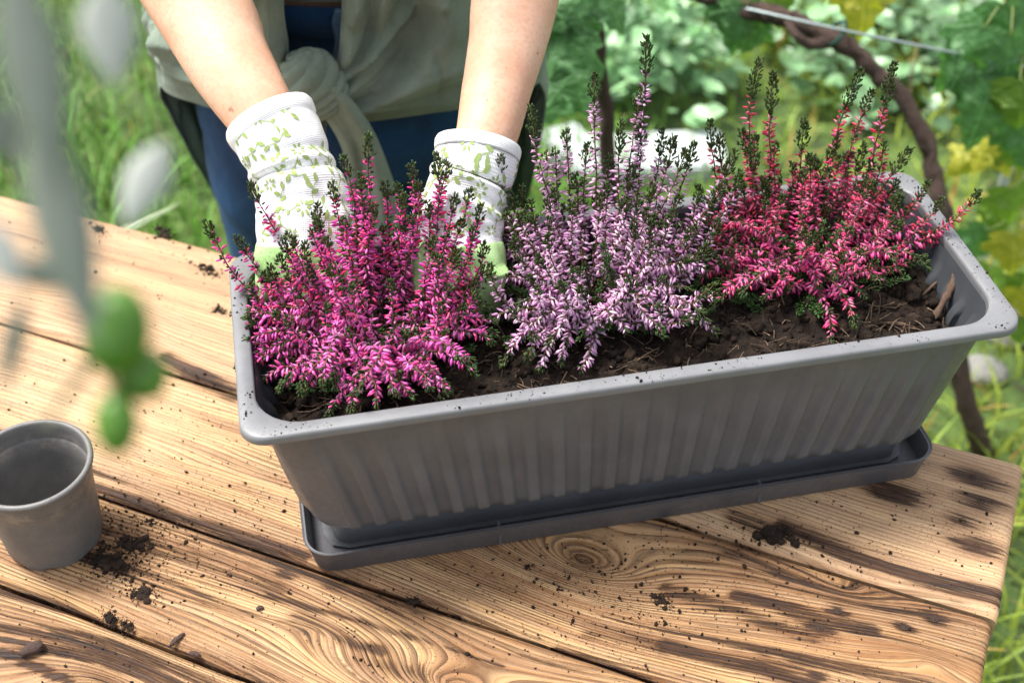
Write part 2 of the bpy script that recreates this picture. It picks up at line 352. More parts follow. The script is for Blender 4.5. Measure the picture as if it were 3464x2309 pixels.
def perim(L, W, r, nL, nW, nc):
    pts, nr = [], []
    def side(p0, p1, n, nn):
        for k in range(n): q = k / n; pts.append((p0[0] + (p1[0] - p0[0]) * q, p0[1] + (p1[1] - p0[1]) * q)); nr.append(nn)
    def arc(cx, cy, a0):
        for k in range(nc): a = a0 + math.pi / 2 * k / nc; pts.append((cx + r * math.cos(a), cy + r * math.sin(a))); nr.append((math.cos(a), math.sin(a)))
    l, w_ = L / 2, W / 2
    side((-l + r, -w_), (l - r, -w_), nL, (0, -1)); arc(l - r, -w_ + r, -math.pi / 2)
    side((l, -w_ + r), (l, w_ - r), nW, (1, 0)); arc(l - r, w_ - r, 0)
    side((l - r, w_), (-l + r, w_), nL, (0, 1)); arc(-l + r, w_ - r, math.pi / 2)
    side((-l, w_ - r), (-l, -w_ + r), nW, (-1, 0)); arc(-l + r, -w_ + r, math.pi)
    return np.array(pts), np.array(nr)
HR = .1931; TRL, TRW, TRH = .569, .198, .0293
def planter():
    root = empty('window_box_planter', (PC[0], PC[1], T), PYAW)
    tag(root, 'long grey plastic window box with ribbed sides holding three heathers', 'planter')
    nL, nW, nc = 280, 84, 6
    def rib(P, N, pitch=.0242):
        s = np.where(np.abs(N[:, 1]) > .99, P[:, 0], np.where(np.abs(N[:, 0]) > .99, P[:, 1], 0)); on = (np.abs(N) > .99).any(1)
        c = np.cos(2 * np.pi * s / pitch); return np.where(on, sstep(-.45, .45, c), 0)
    def sec(k, ch=.032):
        L = .609 + (.552 - .609) * k; W = .2074 + (.178 - .2074) * k; return perim(L, W, ch, nL, nW, nc)
    rows = []; zt, zb = .186, .046
    P0, N0 = sec(0); R0 = rib(P0, N0); en = (np.abs(N0) > .99).any(1)
    for z in np.concatenate([np.linspace(zt, .06, 16), [.055, .051, .048, .046]]):
        k = (zt - z) / (zt - zb); P, N = sec(k); amp = .0003 + .0044 * sstep(.0, .70, k); endr = sstep(.0455, .053, z)
        d = R0 * amp * endr - .0025 * (1 - endr) * (1 - R0) ; rows.append(np.c_[P + N * d[:, None], np.full(len(P), z)])
    for z, ins in ((.0448, .003), (.0442, .0115), (.041, .0140), (.008, .0165)):
        P, N = sec(1.0); rows.append(np.c_[P - N * ins, np.full(len(P), z)])
    rows2 = []
    P, N = sec(1.0); rows2 += [np.c_[P - N * .0195, np.full(len(P), .010)], np.c_[P - N * .0170, np.full(len(P), .048)]]
    for z in np.linspace(.05, .186, 22):
        k = (zt - z) / (zt - zb); P, N = sec(k); am = .0042 * sstep(.152 , .136, z)[()] ; Rr = rib(P, N, .0242) ** .8
        # tongue shaped bumps: rounded top
        top = sstep(0, 1, (.170 - .040 * (1 - R0) - z) / .016); rows2.append(np.c_[P - N * (.0024 + .0050 * (R0 * top))[:, None], np.full(len(P), z)])
    n = len(P0); link('body', mk_mesh('body', np.concatenate(rows), [gridq(len(rows), n, True)[:, ::-1]], sharp=62), PLA, root)
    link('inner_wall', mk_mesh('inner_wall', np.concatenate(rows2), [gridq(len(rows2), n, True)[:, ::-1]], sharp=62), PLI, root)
    fl, _ = perim(.52, .15, .02, 2, 2, 2); bm = bmesh.new(); vs = [bm.verts.new((a, b, .0095)) for a, b in fl * 1.03]; bm.faces.new(vs); me = bpy.data.meshes.new('floor_plate'); bm.to_mesh(me); bm.free(); link('floor_plate', me, PLA, root)
    Pi, Ni = perim(.6054, .2034, .036, 40, 14, 10); Po, No = perim(.6334, .2320, .021, 40, 14, 10)
    prof = [(-.0002, .176), (-.0004, .1895), (.004, .1922), (.11, .1934), (.5, .1937), (.86, .1936), (.945, .1928), (.985, .1910), (1.0, .1885), (1.0, .1868), (.985, .1862), (.93, .1862), (.92, .188), (.25, .1885), (.14, .184), (.10, .176)]
    rows = [np.c_[Pi + (Po - Pi) * k, np.full(len(Pi), z)] for k, z in prof]
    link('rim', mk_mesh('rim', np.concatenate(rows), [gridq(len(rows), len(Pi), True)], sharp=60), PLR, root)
    return root
PLANTER = planter()
def tray():
    root = empty('planter_tray', (PC[0], PC[1], T), PYAW); tag(root, 'shallow dark grey drip tray under the window box', 'tray')
    Po, No = perim(TRL, TRW, .024, 40, 14, 10)
    prof = [(-.0075, -.0003), (-.0062, .0012), (-.0028, .020), (-.0016, .0225), (-.0014, .0272), (-.0006, .0292), (.0006, .0292 + .0003), (.0001, .0285), (-.0026, .0287), (-.0036, .027), (-.0050, .020), (-.0075, .0075), (-.010, .0062), (-.022, .0060)]
    rows = [np.c_[Po + No * k, np.full(len(Po), z)] for k, z in prof]; n = len(Po)
    bm_top = [(len(rows) - 1) * n + k for k in range(n)]
    V = np.concatenate(rows + [np.array([[0, 0, .006], [0, 0, -.0003]])]); c = len(V) - 2
    Tr = [[(len(rows) - 1) * n + k, (len(rows) - 1) * n + (k + 1) % n, c] for k in range(n)] + [[c + 1, (k + 1) % n, k] for k in range(n)]
    link('dish', mk_mesh('dish', V, [gridq(len(rows), n, True), np.array(Tr)], sharp=50), PLD, root)
    for u in (-.118, .118):
        for s in (-1, 1):
            bm = bmesh.new(); bmesh.ops.create_cube(bm, size=1)
            for q in bm.verts: q.co = (u + q.co.x * .0028, s * .0905 + q.co.y * .010, .0135 + q.co.z * .022)
            bmesh.ops.bevel(bm, geom=bm.edges[:], offset=.0006, segments=1, affect='EDGES'); me = bpy.data.meshes.new('rib'); bm.to_mesh(me); bm.free(); link('rib', me, PLD, root)
tray()

# ================================================================== soil
def soil_mat():
    t = NT('potting_soil'); c = t.obj(); f = t.noise(c, 90, 6, .7); f2 = t.noise(c, 420, 4, .6); col = t.attr('col', True)
    a = t.mix(t.mr(f, .35, .7), (.45, .42, .4), (1.35, 1.25, 1.15)); a = t.mix(1.0, a, col, 'MULTIPLY')
    a = t.mix(t.mr(f2, .68, .78, 0, .5), a, (.12, .085, .06))
    return t.out(Base_Color=a, Roughness=.92, Specular_IOR_Level=.25, Normal=t.bump(t.math('ADD', f, f2), .9, .003))
SOIL = soil_mat()
ICO = None
def ico(sub):
    bm = bmesh.new(); bmesh.ops.create_icosphere(bm, subdivisions=sub, radius=1.0)
    V = np.array([v.co[:] for v in bm.verts]); F = np.array([[v.index for v in f.verts] for f in bm.faces]); bm.free(); return V, F
I1, F1 = ico(1); I3, F3 = ico(3); I2, F2 = ico(2)
def crumb(mb, p, s, col, base=(I1, F1)):
    V, F = base; A = rng.normal(size=(3, 3)); Qm, _ = np.linalg.qr(A); sc = np.array([1, rng.uniform(.6, 1), rng.uniform(.4, .8)])
    W = V * (1 + rng.uniform(-.32, .32, (len(V), 1))); mb.add((W * sc) @ Qm.T * s + p, None, F, col)
def soil_z(u, v):
    return .145 + (fbm(u * 14, v * 14, 3, 3) - .5) * .022 + (fbm(u * 60, v * 60, 4, 8) - .5) * .012 + .014 * np.exp(-((u - .27) ** 2 + (v - .06) ** 2) / .006) - .006 * np.exp(-((u + .26) ** 2 + (v + .07) ** 2) / .004)
def planter_soil():
    nu, nv = 300, 104; u = np.linspace(-.2965, .2965, nu); v = np.linspace(-.0965, .0965, nv); U, Vv = np.meshgrid(u, v, indexing='ij')
    cx = np.clip(np.abs(U) - .262, 0, None); cy = np.clip(np.abs(Vv) - .066, 0, None); rr = np.hypot(cx, cy); k = np.where(rr > .032, .032 / np.maximum(rr, 1e-6), 1)
    U2 = np.where(rr > .032, np.sign(U) * (np.minimum(np.abs(U), .262) + cx * k), U); V2 = np.where(rr > .032, np.sign(Vv) * (np.minimum(np.abs(Vv), .066) + cy * k), Vv)
    Z = soil_z(U2, V2); Z += .004 * vnoise(U2 * 160, V2 * 160, 2)
    mb = MB(); mb.add(np.stack([U2, V2, Z], -1).reshape(-1, 3), gridq(nu, nv), None, (.022, .015, .011))
    for i in range(2600):
        a, b = rng.uniform(-.285, .285), rng.uniform(-.088, .088); s = rng.gamma(2.0, .0011) + .0006; g = rng.uniform(.6, 1.5)
        crumb(mb, np.array([a, b, float(soil_z(np.array(a), np.array(b))) + s * .4 + .001]), s, np.array([.024, .016, .011]) * g, (I2, F2) if s > .0045 else (I1, F1))
    for i in range(800):   # root fibres and wood chips
        a, b = rng.uniform(-.28, .285), rng.uniform(-.088, .088); L = rng.uniform(.006, .028); th = rng.uniform(0, 6.28); d = np.array([math.cos(th), math.sin(th), rng.uniform(-.2, .5)])
        p = np.array([a, b, float(soil_z(np.array(a), np.array(b))) + .003]); q = [np.clip(z_, [-.285, -.086, .1], [.285, .086, .2]) for z_ in (p, p + d * L * .5 + rng.normal(size=3) * L * .12, p + d * L)]
        mb.add(*tube(spline(q, 5), rng.uniform(.00022, .0007), 4, False)[:2], None, np.array([.17, .125, .09]) * rng.uniform(.25, 1.5))
    o = link('potting_soil', mb.mesh('potting_soil'), SOIL, None, (PC[0], PC[1], T), PYAW); tag(o, 'dark crumbly potting soil with root fibres filling the window box', 'soil', kind='stuff')
planter_soil()
def sticks():
    bark = plain('bark_chip', (.105, .062, .04), .85, .5, 260, .8, .002)
    a = at_z(3160, 1080, T + .148); b = at_z(3240, 920, T + .176)
    def chip(name, a, b, w, lab):
        P = spline([a, a * .5 + b * .5 + np.array([.001, 0, .002]), b], 12); r = w * (1 + .25 * rng.normal(size=12) * .6); r[0] *= .5; r[-1] *= .8
        V, Q, Tr = tube(P, r, 8); V += rng.normal(size=V.shape) * w * .12; o = link(name, mk_mesh(name, V, [Q, Tr]), bark); tag(o, lab, 'stick')
    chip('bark_stick', a, b, .0034, 'brown splintered bark stick leaning on the inner end wall of the window box')
    chip('twig', at_z(3120, 1000, T + .15), at_z(3200, 925, T + .158), .0012, 'thin short twig lying on the soil next to the bark stick')
sticks()

# ================================================================== heathers
def spindle(prof, n, ctip):
    th = np.linspace(0, 2 * np.pi, n, endpoint=False); V = np.concatenate([np.stack([r * np.cos(th + i * .5), r * np.sin(th + i * .5), np.full(n, z)], -1) for i, (z, r) in enumerate(prof)])
    return V, gridq(len(prof), n, True), np.repeat(np.array(ctip), n)
BUD_V, BUD_Q, BUD_K = spindle([(0, .10), (.16, .62), (.45, 1.0), (.74, .80), (.93, .36), (1.0, .05)], 6, [0, .0, .25, .7, 1, 1])
LEAF_V, LEAF_Q, LEAF_K = spindle([(0, .3), (.4, 1.0), (.8, .75), (1.0, .1)], 4, [0, .3, .8, 1])
def scatter(tv, tq, tk, pos, dirs, length, width, ca, cb):
    """instances of a spindle along dirs; ca/cb are base and tip colours"""
    n = len(pos); d = dirs / np.linalg.norm(dirs, axis=1)[:, None]
    a = np.where(np.abs(d[:, 2:3]) < .9, np.array([[0, 0, 1.0]]), np.array([[1.0, 0, 0]])); X = np.cross(a, d); X /= np.linalg.norm(X, axis=1)[:, None]; Y = np.cross(d, X)
    V = pos[:, None] + width[:, None, None] * (tv[None, :, 0:1] * X[:, None] + tv[None, :, 1:2] * Y[:, None]) + length[:, None, None] * tv[None, :, 2:3] * d[:, None]
    C = ca[:, None] * (1 - tk)[None, :, None] + cb[:, None] * tk[None, :, None]
    Q = (tq[None] + (np.arange(n) * len(tv))[:, None, None]).reshape(-1, 4)
    return V.reshape(-1, 3), Q, C.reshape(-1, 3)
BUDM = vcol('heather_bud', .34, .5, .22, .10, 900); LFM = vcol('heather_leaf', .5, .4, .12, .25, 500); STM = vcol('heather_stem', .8, .2, 0, .3, 400)
PAL = {
 'magenta': ([(.84, .05, .34), (.78, .07, .44), (.84, .03, .20), (.76, .11, .52)], [(.62, .012, .19), (.64, .02, .28), (.70, .008, .085), (.56, .022, .30)], [(.72, .16, .52), (.78, .32, .62)]),
 'lilac': ([(.80, .56, .72), (.74, .42, .65), (.84, .72, .80)], [(.62, .20, .50), (.54, .14, .45), (.70, .34, .60)], [(.74, .38, .64), (.80, .58, .72)]),
 'red': ([(.66, .08, .14), (.62, .03, .08), (.74, .36, .42)], [(.62, .008, .035), (.55, .006, .05), (.64, .018, .11)], [(.68, .07, .32), (.74, .20, .48)]),
}
def spike(root, P0, tip, droop, pal, a, b, density, tiplen, ptint, first, tipr=.0050, budlen=.0068):
    h = tip - P0; hz = h * np.array([1, 1, 0]); L = np.linalg.norm(h); up = np.array([0, 0, 1.0])
    if droop: P1 = P0 + hz * .30 + up * (.35 * L); P2 = P0 + hz * .78 + up * (max(h[2], 0) + .20 * L)
    else: P1 = P0 + hz * .50 + up * (.22 * h[2]); P2 = P0 + hz * .88 + up * (.62 * h[2])
    P1 = P1 + rng.normal(size=3) * .06 * L * .5; P2 = P2 + rng.normal(size=3) * .05 * L * .5
    t = np.linspace(0, 1, 26)[:, None]; P = (1 - t) ** 3 * P0 + 3 * (1 - t) ** 2 * t * P1 + 3 * (1 - t) * t * t * P2 + t ** 3 * tip
    P = P + (np.cumsum(rng.normal(size=P.shape), 0) * .0007) * np.sin(np.pi * t)
    V, Q, _ = tube(P, np.linspace(.0011, .00045, 26), 5, False); sc = np.array([.11, .06, .035]) * rng.uniform(.7, 1.6)
    so_ = link('flower_spike', mk_mesh('flower_spike', V, [Q], np.ones((len(V), 3)) * sc), STM, root)
    seg = np.linalg.norm(np.diff(P, axis=0), axis=1); s = np.concatenate([[0], np.cumsum(seg)]); TL = s[-1]; Tn, X, Y = frames(P)
    def at(q):
        q = np.clip(q, 0, TL); f = lambda A: np.stack([np.interp(q, s, A[:, k]) for k in range(3)], -1); return f(P), f(Tn), f(X), f(Y)
    s1 = TL - tiplen; s0 = a * TL
    # buds in loose whorls
    nb = int(max(6, (s1 - s0) / .0026 * density)); q = np.sort(rng.uniform(s0, s1 + .001, nb)); p, tn, x, y = at(q); ang = np.arange(nb) * 2.4 + rng.uniform(-.7, .7, nb)
    rad = x * np.cos(ang)[:, None] + y * np.sin(ang)[:, None]; f = (q - s0) / max(s1 - s0, 1e-6)
    d = rad + tn * (.12 + .45 * f)[:, None] - up * (.62 * (1 - f) + (.55 if droop else .10))[:, None] + rng.normal(size=(nb, 3)) * .22
    ln = budlen * rng.uniform(.70, 1.15, nb) * (1 - .38 * sstep(.8, 1, f)); wd = ln * rng.uniform(.150, .195, nb)
    A, B, Pk = [np.array(z) for z in PAL[pal]]; ia = rng.integers(0, len(A), nb); tint = np.clip((1 - f) * .45 + ptint + rng.normal(size=nb) * .22, 0, 1)[:, None]
    ib = rng.integers(0, len(Pk), nb); br = rng.uniform(.8, 1.15, nb)[:, None]
    V, Q, C = scatter(BUD_V, BUD_Q, BUD_K, p + rad * .0009, d, ln, wd, (A[ia] * (1 - tint) + Pk[ib] * tint) * br * np.array([1.05, 1.1, 1.08]), (B[ia] * (1 - .6 * tint) + Pk[ib] * .6 * tint) * br)
    tag(link('buds', mk_mesh('buds', V, [Q], C), BUDM, so_), kind='stuff')
    # scale leaves: sparse among the buds, dense on the tip
    nt = int(tiplen / .00026); nl = nt + int(TL / .0026)
    q = np.concatenate([rng.uniform(s1 - .003, TL, nt), rng.uniform(s0 * .25, s1, nl - nt)]); p, tn, x, y = at(q); ang = rng.uniform(0, 6.283, nl); rad = x * np.cos(ang)[:, None] + y * np.sin(ang)[:, None]
    ft = np.clip((q - s1) / max(tiplen, 1e-6), 0, 1); istip = np.arange(nl) < nt; env = np.where(istip, tipr * (1 - .72 * ft ** 1.4) * sstep(-.1, .2, (q - s1) / max(tiplen, 1e-6)), .0012) * rng.uniform(.3, 1.0, nl)
    d = rad * np.where(istip, .55, .9)[:, None] + tn * np.where(istip, 1.0, .55)[:, None] + rng.normal(size=(nl, 3)) * .2
    ln = rng.uniform(.0026, .0044, nl) * np.where(istip, 1, 1.15); g = np.array([[.020, .042, .010]]) * rng.uniform(.6, 1.7, (nl, 1)) * np.where(rng.random((nl, 1)) < .25, np.array([[1.5, 1.15, .9]]), 1)
    V, Q, C = scatter(LEAF_V, LEAF_Q, LEAF_K, p + rad * env[:, None], d, ln, ln * .22, g, g * np.array([1.8, 1.6, 1.3]))
    tag(link('leaves', mk_mesh('leaves', V, [Q], C), LFM, so_), kind='stuff')
def green_shoot(root, P0, tip):
    """leafy shoot without flowers"""
    L = np.linalg.norm(tip - P0); P = spline([P0, P0 * .5 + tip * .5 + np.array([0, 0, -.12 * L]) + rng.normal(size=3) * .006, tip], 14)
    V, Q, _ = tube(P, np.linspace(.0009, .0004, 14), 5, False); so_ = link('leafy_shoot', mk_mesh('leafy_shoot', V, [Q], np.ones((len(V), 3)) * np.array([.07, .05, .025])), STM, root)
    nl = int(L / .00042); t = rng.uniform(.1, 1, nl); i = t * 13; i0 = np.minimum(i.astype(int), 12); p = P[i0] + (P[i0 + 1] - P[i0]) * (i - i0)[:, None]; Tn, X, Y = frames(P); ang = rng.uniform(0, 6.28, nl)
    rad = X[i0] * np.cos(ang)[:, None] + Y[i0] * np.sin(ang)[:, None]; d = rad * .7 + Tn[i0] + rng.normal(size=(nl, 3)) * .25; ln = rng.uniform(.0024, .0042, nl)
    g = np.array([[.035, .085, .022]]) * rng.uniform(.5, 1.7, (nl, 1)); V, Q, C = scatter(LEAF_V, LEAF_Q, LEAF_K, p + rad * (rng.uniform(.3, 1, nl) * .0040 * (1 - .5 * t))[:, None], d, ln, ln * .2, g, g * np.array([1.5, 1.5, 1.3]))
    tag(link('leaves', mk_mesh('leaves', V, [Q], C), LFM, so_), kind='stuff')
K = 1.47279
def heather(label, uv, pal, tall, low, nrand, ngreen, tiplen, rad=(.105, .085), hgt=.135, ptint=0.0, zmin=.0):
    b = pl_w(uv[0], uv[1], .142); root = empty('heather_plant', tuple(b)); tag(root, label, 'heather', 'heathers planted in the window box')
    root.location = b; Z = np.zeros(3)
    def base(r=.028): a = rng.uniform(0, 6.28); q = r * math.sqrt(rng.random()); return np.array([q * math.cos(a), q * math.sin(a), rng.uniform(-.004, .006)])
    ft = True
    for e in tall:
        x, y, ly = e[:3]; tl = e[3] if len(e) > 3 else tiplen
        tip = at_y(x * K, y * K, b[1] + ly) - b; spike(root, base(.02) + np.clip(tip, -.04, .04) * np.array([.5, .5, 0]), tip, False, pal, .30, 1, 1.9, tl * rng.uniform(.85, 1.15), ptint * .4, ft, (.0066 if tl > .025 else .0056)); ft = False
    for x, y, z in low:
        tip = at_z(x * K, y * K, T + z) - b; spike(root, base(), tip, True, pal, .38, 1, 2.3, .006 * rng.uniform(.6, 1.6), ptint + .35, False, .0036, .0076)
    for i in range(nrand):
        ph = rng.uniform(0, 6.283); q = math.sqrt(rng.uniform(.03, 1.0)); up = 1 - q ** 2.2
        lx = px_ * (rad[0] * q * math.cos(ph)) + py_ * (rad[1] * q * math.sin(ph)); hh = (.022 + zmin) + hgt * up * rng.uniform(.75, 1.12)
        if math.sin(ph) > .3: hh += .02 * q
        tip = np.array([lx[0], lx[1], hh]); spike(root, base(.03), tip, q > .86 and math.sin(ph) < .5, pal, .34, 1, 2.0, tiplen * rng.uniform(.3, 1.0), ptint + .25 * q * (math.sin(ph) < .2), False, .0046)
    for i in range(ngreen):
        ph = rng.uniform(0, 6.283); q = math.sqrt(rng.random()); lx = px_ * (rad[0] * .85 * q * math.cos(ph)) + py_ * (rad[1] * .85 * q * math.sin(ph)); hh = .015 + hgt * (.85 - .7 * q) * rng.uniform(.4, 1.0)
        green_shoot(root, base(.03), np.array([lx[0], lx[1], hh]))
    return root
heather('magenta flowering heather being pressed into the soil by the gloved hands', (-.207, .012), 'magenta',
    [(475, 508, .035, .017), (543, 543, .04, .014), (575, 418, .06, .02), (660, 533, .05), (682, 527, .055), (790, 362, .075), (845, 310, .08, .018), (883, 420, .07), (945, 376, .085), (1000, 353, .09, .022), (1028, 372, .085),
     (1078, 435, .075), (910, 425, .06), (930, 445, .05), (982, 465, .06), (730, 470, .06), (1045, 450, .05), (830, 400, .05), (1105, 470, .04), (1090, 520, .035), (1112, 560, .03), (1128, 610, .02), (1060, 505, .05), (1052, 570, .03), (1096, 640, .015), (1030, 520, .05), (760, 420, .06), (700, 560, .03), (620, 610, .02), (860, 470, .04), (960, 420, .07)],
    [(600, 885, .165), (640, 900, .16), (752, 955, .175), (805, 948, .18), (868, 935, .185), (950, 915, .185), (1030, 905, .18), (1095, 862, .175), (1135, 790, .18), (700, 905, .175), (575, 800, .18), (905, 905, .2), (990, 890, .2), (560, 730, .2), (660, 870, .19), (820, 900, .21), (1060, 830, .21), (740, 880, .205)], 84, 14, .014, (.116, .101), .114, .14)
heather('pale lilac and white heather in the middle of the window box', (-.012, .022), 'lilac',
    [(1220, 245, .075, .026), (1148, 358, .06, .018), (1365, 168, .085, .028), (1484, 82, .09, .034), (1476, 200, .085, .026), (1428, 278, .07, .024), (1472, 285, .08, .02), (1520, 295, .08, .022), (1548, 312, .07, .024), (1595, 325, .07, .024),
     (1575, 345, .06, .02), (1172, 440, .05, .02), (1142, 525, .03), (1165, 490, .04), (1122, 585, .015), (1150, 610, .01), (1200, 540, .03), (1118, 465, .04, .015), (1255, 350, .08, .004), (1275, 345, .08, .004), (1320, 400, .07), (1400, 360, .07), (1690, 345, .05, .024), (1665, 420, .03, .02), (1652, 505, .02), (1605, 425, .04), (1562, 450, .04), (1702, 395, .03, .02), (1600, 520, .02), (1580, 590, .0), (1640, 460, .03, .02), (1625, 560, .01, .02), (1350, 330, .09), (1300, 300, .085, .01), (1450, 380, .06, .02), (1500, 420, .05), (1200, 430, .06)],
    [(1240, 852, .165), (1285, 838, .165), (1335, 850, .16), (1438, 768, .17), (1210, 828, .165), (1545, 722, .17), (1590, 668, .185), (1165, 800, .17), (1110, 740, .18), (1400, 745, .18), (1480, 715, .185), (1330, 780, .18), (1260, 790, .185), (1620, 620, .2), (1190, 700, .2), (1445, 690, .2)], 68, 26, .017, (.132, .098), .100, .08)
heather('crimson and pink heather at the empty end of the window box', (.190, .036), 'red',
    [(1632, 278, .05, .028), (1655, 308, .05, .028), (1703, 300, .06, .026), (1747, 136, .075, .036), (1777, 166, .075, .034), (1735, 310, .05, .03), (1848, 272, .065, .030), (1925, 315, .06, .024), (1978, 160, .065, .040), (2003, 210, .07, .02), (2055, 145, .055, .032),
     (2090, 340, .035, .028), (2132, 420, .02, .018), (2165, 455, .01, .016), (2250, 438, .0, .016), (1890, 410, .05, .018), (1985, 330, .05, .024), (1820, 430, .05, .02), (1950, 350, .06, .01), (1700, 420, .05, .01), (1660, 430, .04, .006), (1622, 452, .03), (1640, 560, .01), (1610, 520, .02), (2010, 420, .03), (2070, 450, .02), (1760, 420, .04), (1800, 480, .03), (1900, 470, .03), (1870, 360, .05, .015), (2030, 330, .05, .008), (1780, 330, .06, .01)],
    [(1908, 790, .15), (1948, 697, .17), (1752, 690, .17), (1655, 690, .175), (2092, 610, .17), (2158, 560, .18), (1880, 660, .18), (2030, 650, .175), (1690, 640, .18), (1600, 650, .18), (1990, 680, .175), (1840, 600, .20), (1920, 640, .20), (2060, 600, .2)], 54, 40, .018, (.130, .094), .088, .24)

# ================================================================== person
def skin_mat():
    t = NT('skin'); c = t.obj(); f = t.noise(c, 14, 4); f2 = t.noise(c, 260, 3); fr = t.noise(c, 75, 2)
    col = t.mix(t.mr(f, .35, .65), (.62, .35, .23), (.70, .45, .32)); col = t.mix(t.mr(f2, .4, .7, 0, .35), col, (.50, .24, .15)); col = t.mix(t.mr(t.noise(c, 22, 5, .65), .48, .72, 0, .45), col, (.60, .27, .19))
    col = t.mix(t.mr(fr, .725, .76, 0, .6), col, (.20, .085, .045))
    return t.out(Base_Color=col, Roughness=.52, Specular_IOR_Level=.35, Subsurface_Weight=.18, Subsurface_Radius=(.012, .005, .003), Subsurface_Scale=.5, Normal=t.bump(f2, .12, .0008))
SKIN = skin_mat()
XC = -.187
def tors_y(z): return 1.402 - .20 * (z - .85)
person = empty('person', (XC, 1.40, 0)); tag(person, 'person in a knotted sage linen shirt and jeans leaning over the planter', 'person')
PO = np.array([XC, 1.40, 0])
def plink(name, me, mat, parent=person): return link(name, me, mat, parent)
def px_stations(st):
    P, R = [], []
    for s in st:
        p = at_y(s[0], s[1], s[3]); P.append(p); R.append(s[2] * depth(p) / FPX)
    return np.array(P), np.array(R)
ARM_L, RL = px_stations([(1010, 600, 95, .940), (930, 470, 108, .963), (872, 369, 124, .985), (827, 296, 135, 1.005), (761, 186, 148, 1.035), (700, 56, 165, 1.07)])
ARM_R, RR = px_stations([(1575, 640, 92, .938), (1620, 520, 100, .958), (1645, 462, 107, .968), (1662, 390, 114, .985), (1684, 285, 121, 1.010), (1717, 145, 134, 1.045), (1741, 0, 149, 1.085)])
SH_L = np.array([-.355, 1.30, 1.345]); SH_R = np.array([.005, 1.31, 1.345])
EL_L = np.array([-.335, 1.165, 1.150]); EL_R = np.array([.022, 1.185, 1.140])
def body():
    mb = MB()
    for A, R, E_, S_ in ((ARM_L, RL, EL_L, SH_L), (ARM_R, RR, EL_R, SH_R)):
        P = np.vstack([A, E_, E_ * .6 + S_ * .4, S_ * .9 + E_ * .1, S_ + (np.array([XC, 1.32, 1.36]) - S_) * .35]); R = np.concatenate([R, [.043, .046, .050, .052]])
        Ps = spline(P, 60); Rs = np.interp(np.linspace(0, len(P) - 1, 60), np.arange(len(P)), R)
        side = np.cross(np.gradient(Ps, axis=0), (Ps - CAM)); mb.add(*ell_tube(Ps, Rs, Rs * .88, side, 32))
    # trunk, neck, head
    zz = [.80, .88, .96, 1.02, 1.10, 1.20, 1.30, 1.36, 1.40, 1.46]; aa = [.165, .165, .145, .132, .135, .150, .160, .14, .075, .052]; bb = [.105, .105, .095, .088, .095, .105, .10, .085, .065, .055]
    yy = [1.40, 1.40, 1.385, 1.37, 1.36, 1.345, 1.32, 1.30, 1.275, 1.25]
    P = spline([(XC, y, z) for y, z in zip(yy, zz)], 50); i = np.linspace(0, 9, 50); mb.add(*ell_tube(P, np.interp(i, range(10), aa), np.interp(i, range(10), bb), np.array([1.0, 0, 0]), 40))
    hd = np.array([XC, 1.205, 1.565]); V = I3.copy(); x, y, z = V.T
    V = np.stack([x * .073 * (1 - .22 * np.clip(-z, 0, 1) ** 2), y * .092, z * .115], -1); V[:, 1] += np.where(y < 0, .006 * np.exp(-((z + .1) / .3) ** 2), 0)
    nose = np.exp(-((x / .14) ** 2 + ((z + .12) / .2) ** 2)) * (y < 0); V[:, 1] -= .02 * nose; eyes = sum(np.exp(-(((x - s) / .17) ** 2 + ((z - .05) / .12) ** 2)) for s in (-.38, .38)) * (y < 0); V[:, 1] += .008 * eyes
    V[:, 1] -= .005 * np.exp(-((x / .3) ** 2 + ((z + .5) / .08) ** 2)) * (y < 0)
    ca, sa = math.cos(.45), math.sin(.45); V = np.stack([V[:, 0], V[:, 1] * ca + V[:, 2] * sa * -1, V[:, 2] * ca + V[:, 1] * sa], -1); mb.add(V + hd, None, F3)
    for s in (-1, 1): mb.add(I2 * np.array([.012, .02, .032]) + hd + np.array([s * .073, .01, -.005]), None, F2)
    for s in (-1, 1):
        P = spline([(XC + s * .088, 1.40, .86), (XC + s * .095, 1.395, .70), (XC + s * .10, 1.385, .48), (XC + s * .10, 1.41, .28), (XC + s * .10, 1.42, .09), (XC + s * .105, 1.36, .045), (XC + s * .11, 1.27, .03)], 40)
        r = np.interp(np.linspace(0, 6, 40), range(7), [.085, .078, .055, .05, .036, .038, .025]); mb.add(*tube(P, r, 20))
    me = remeshed(np.concatenate(mb.V) - PO, np.concatenate(mb.Q), np.concatenate(mb.Tr), .0052, 5); plink('body', me, SKIN)
body()
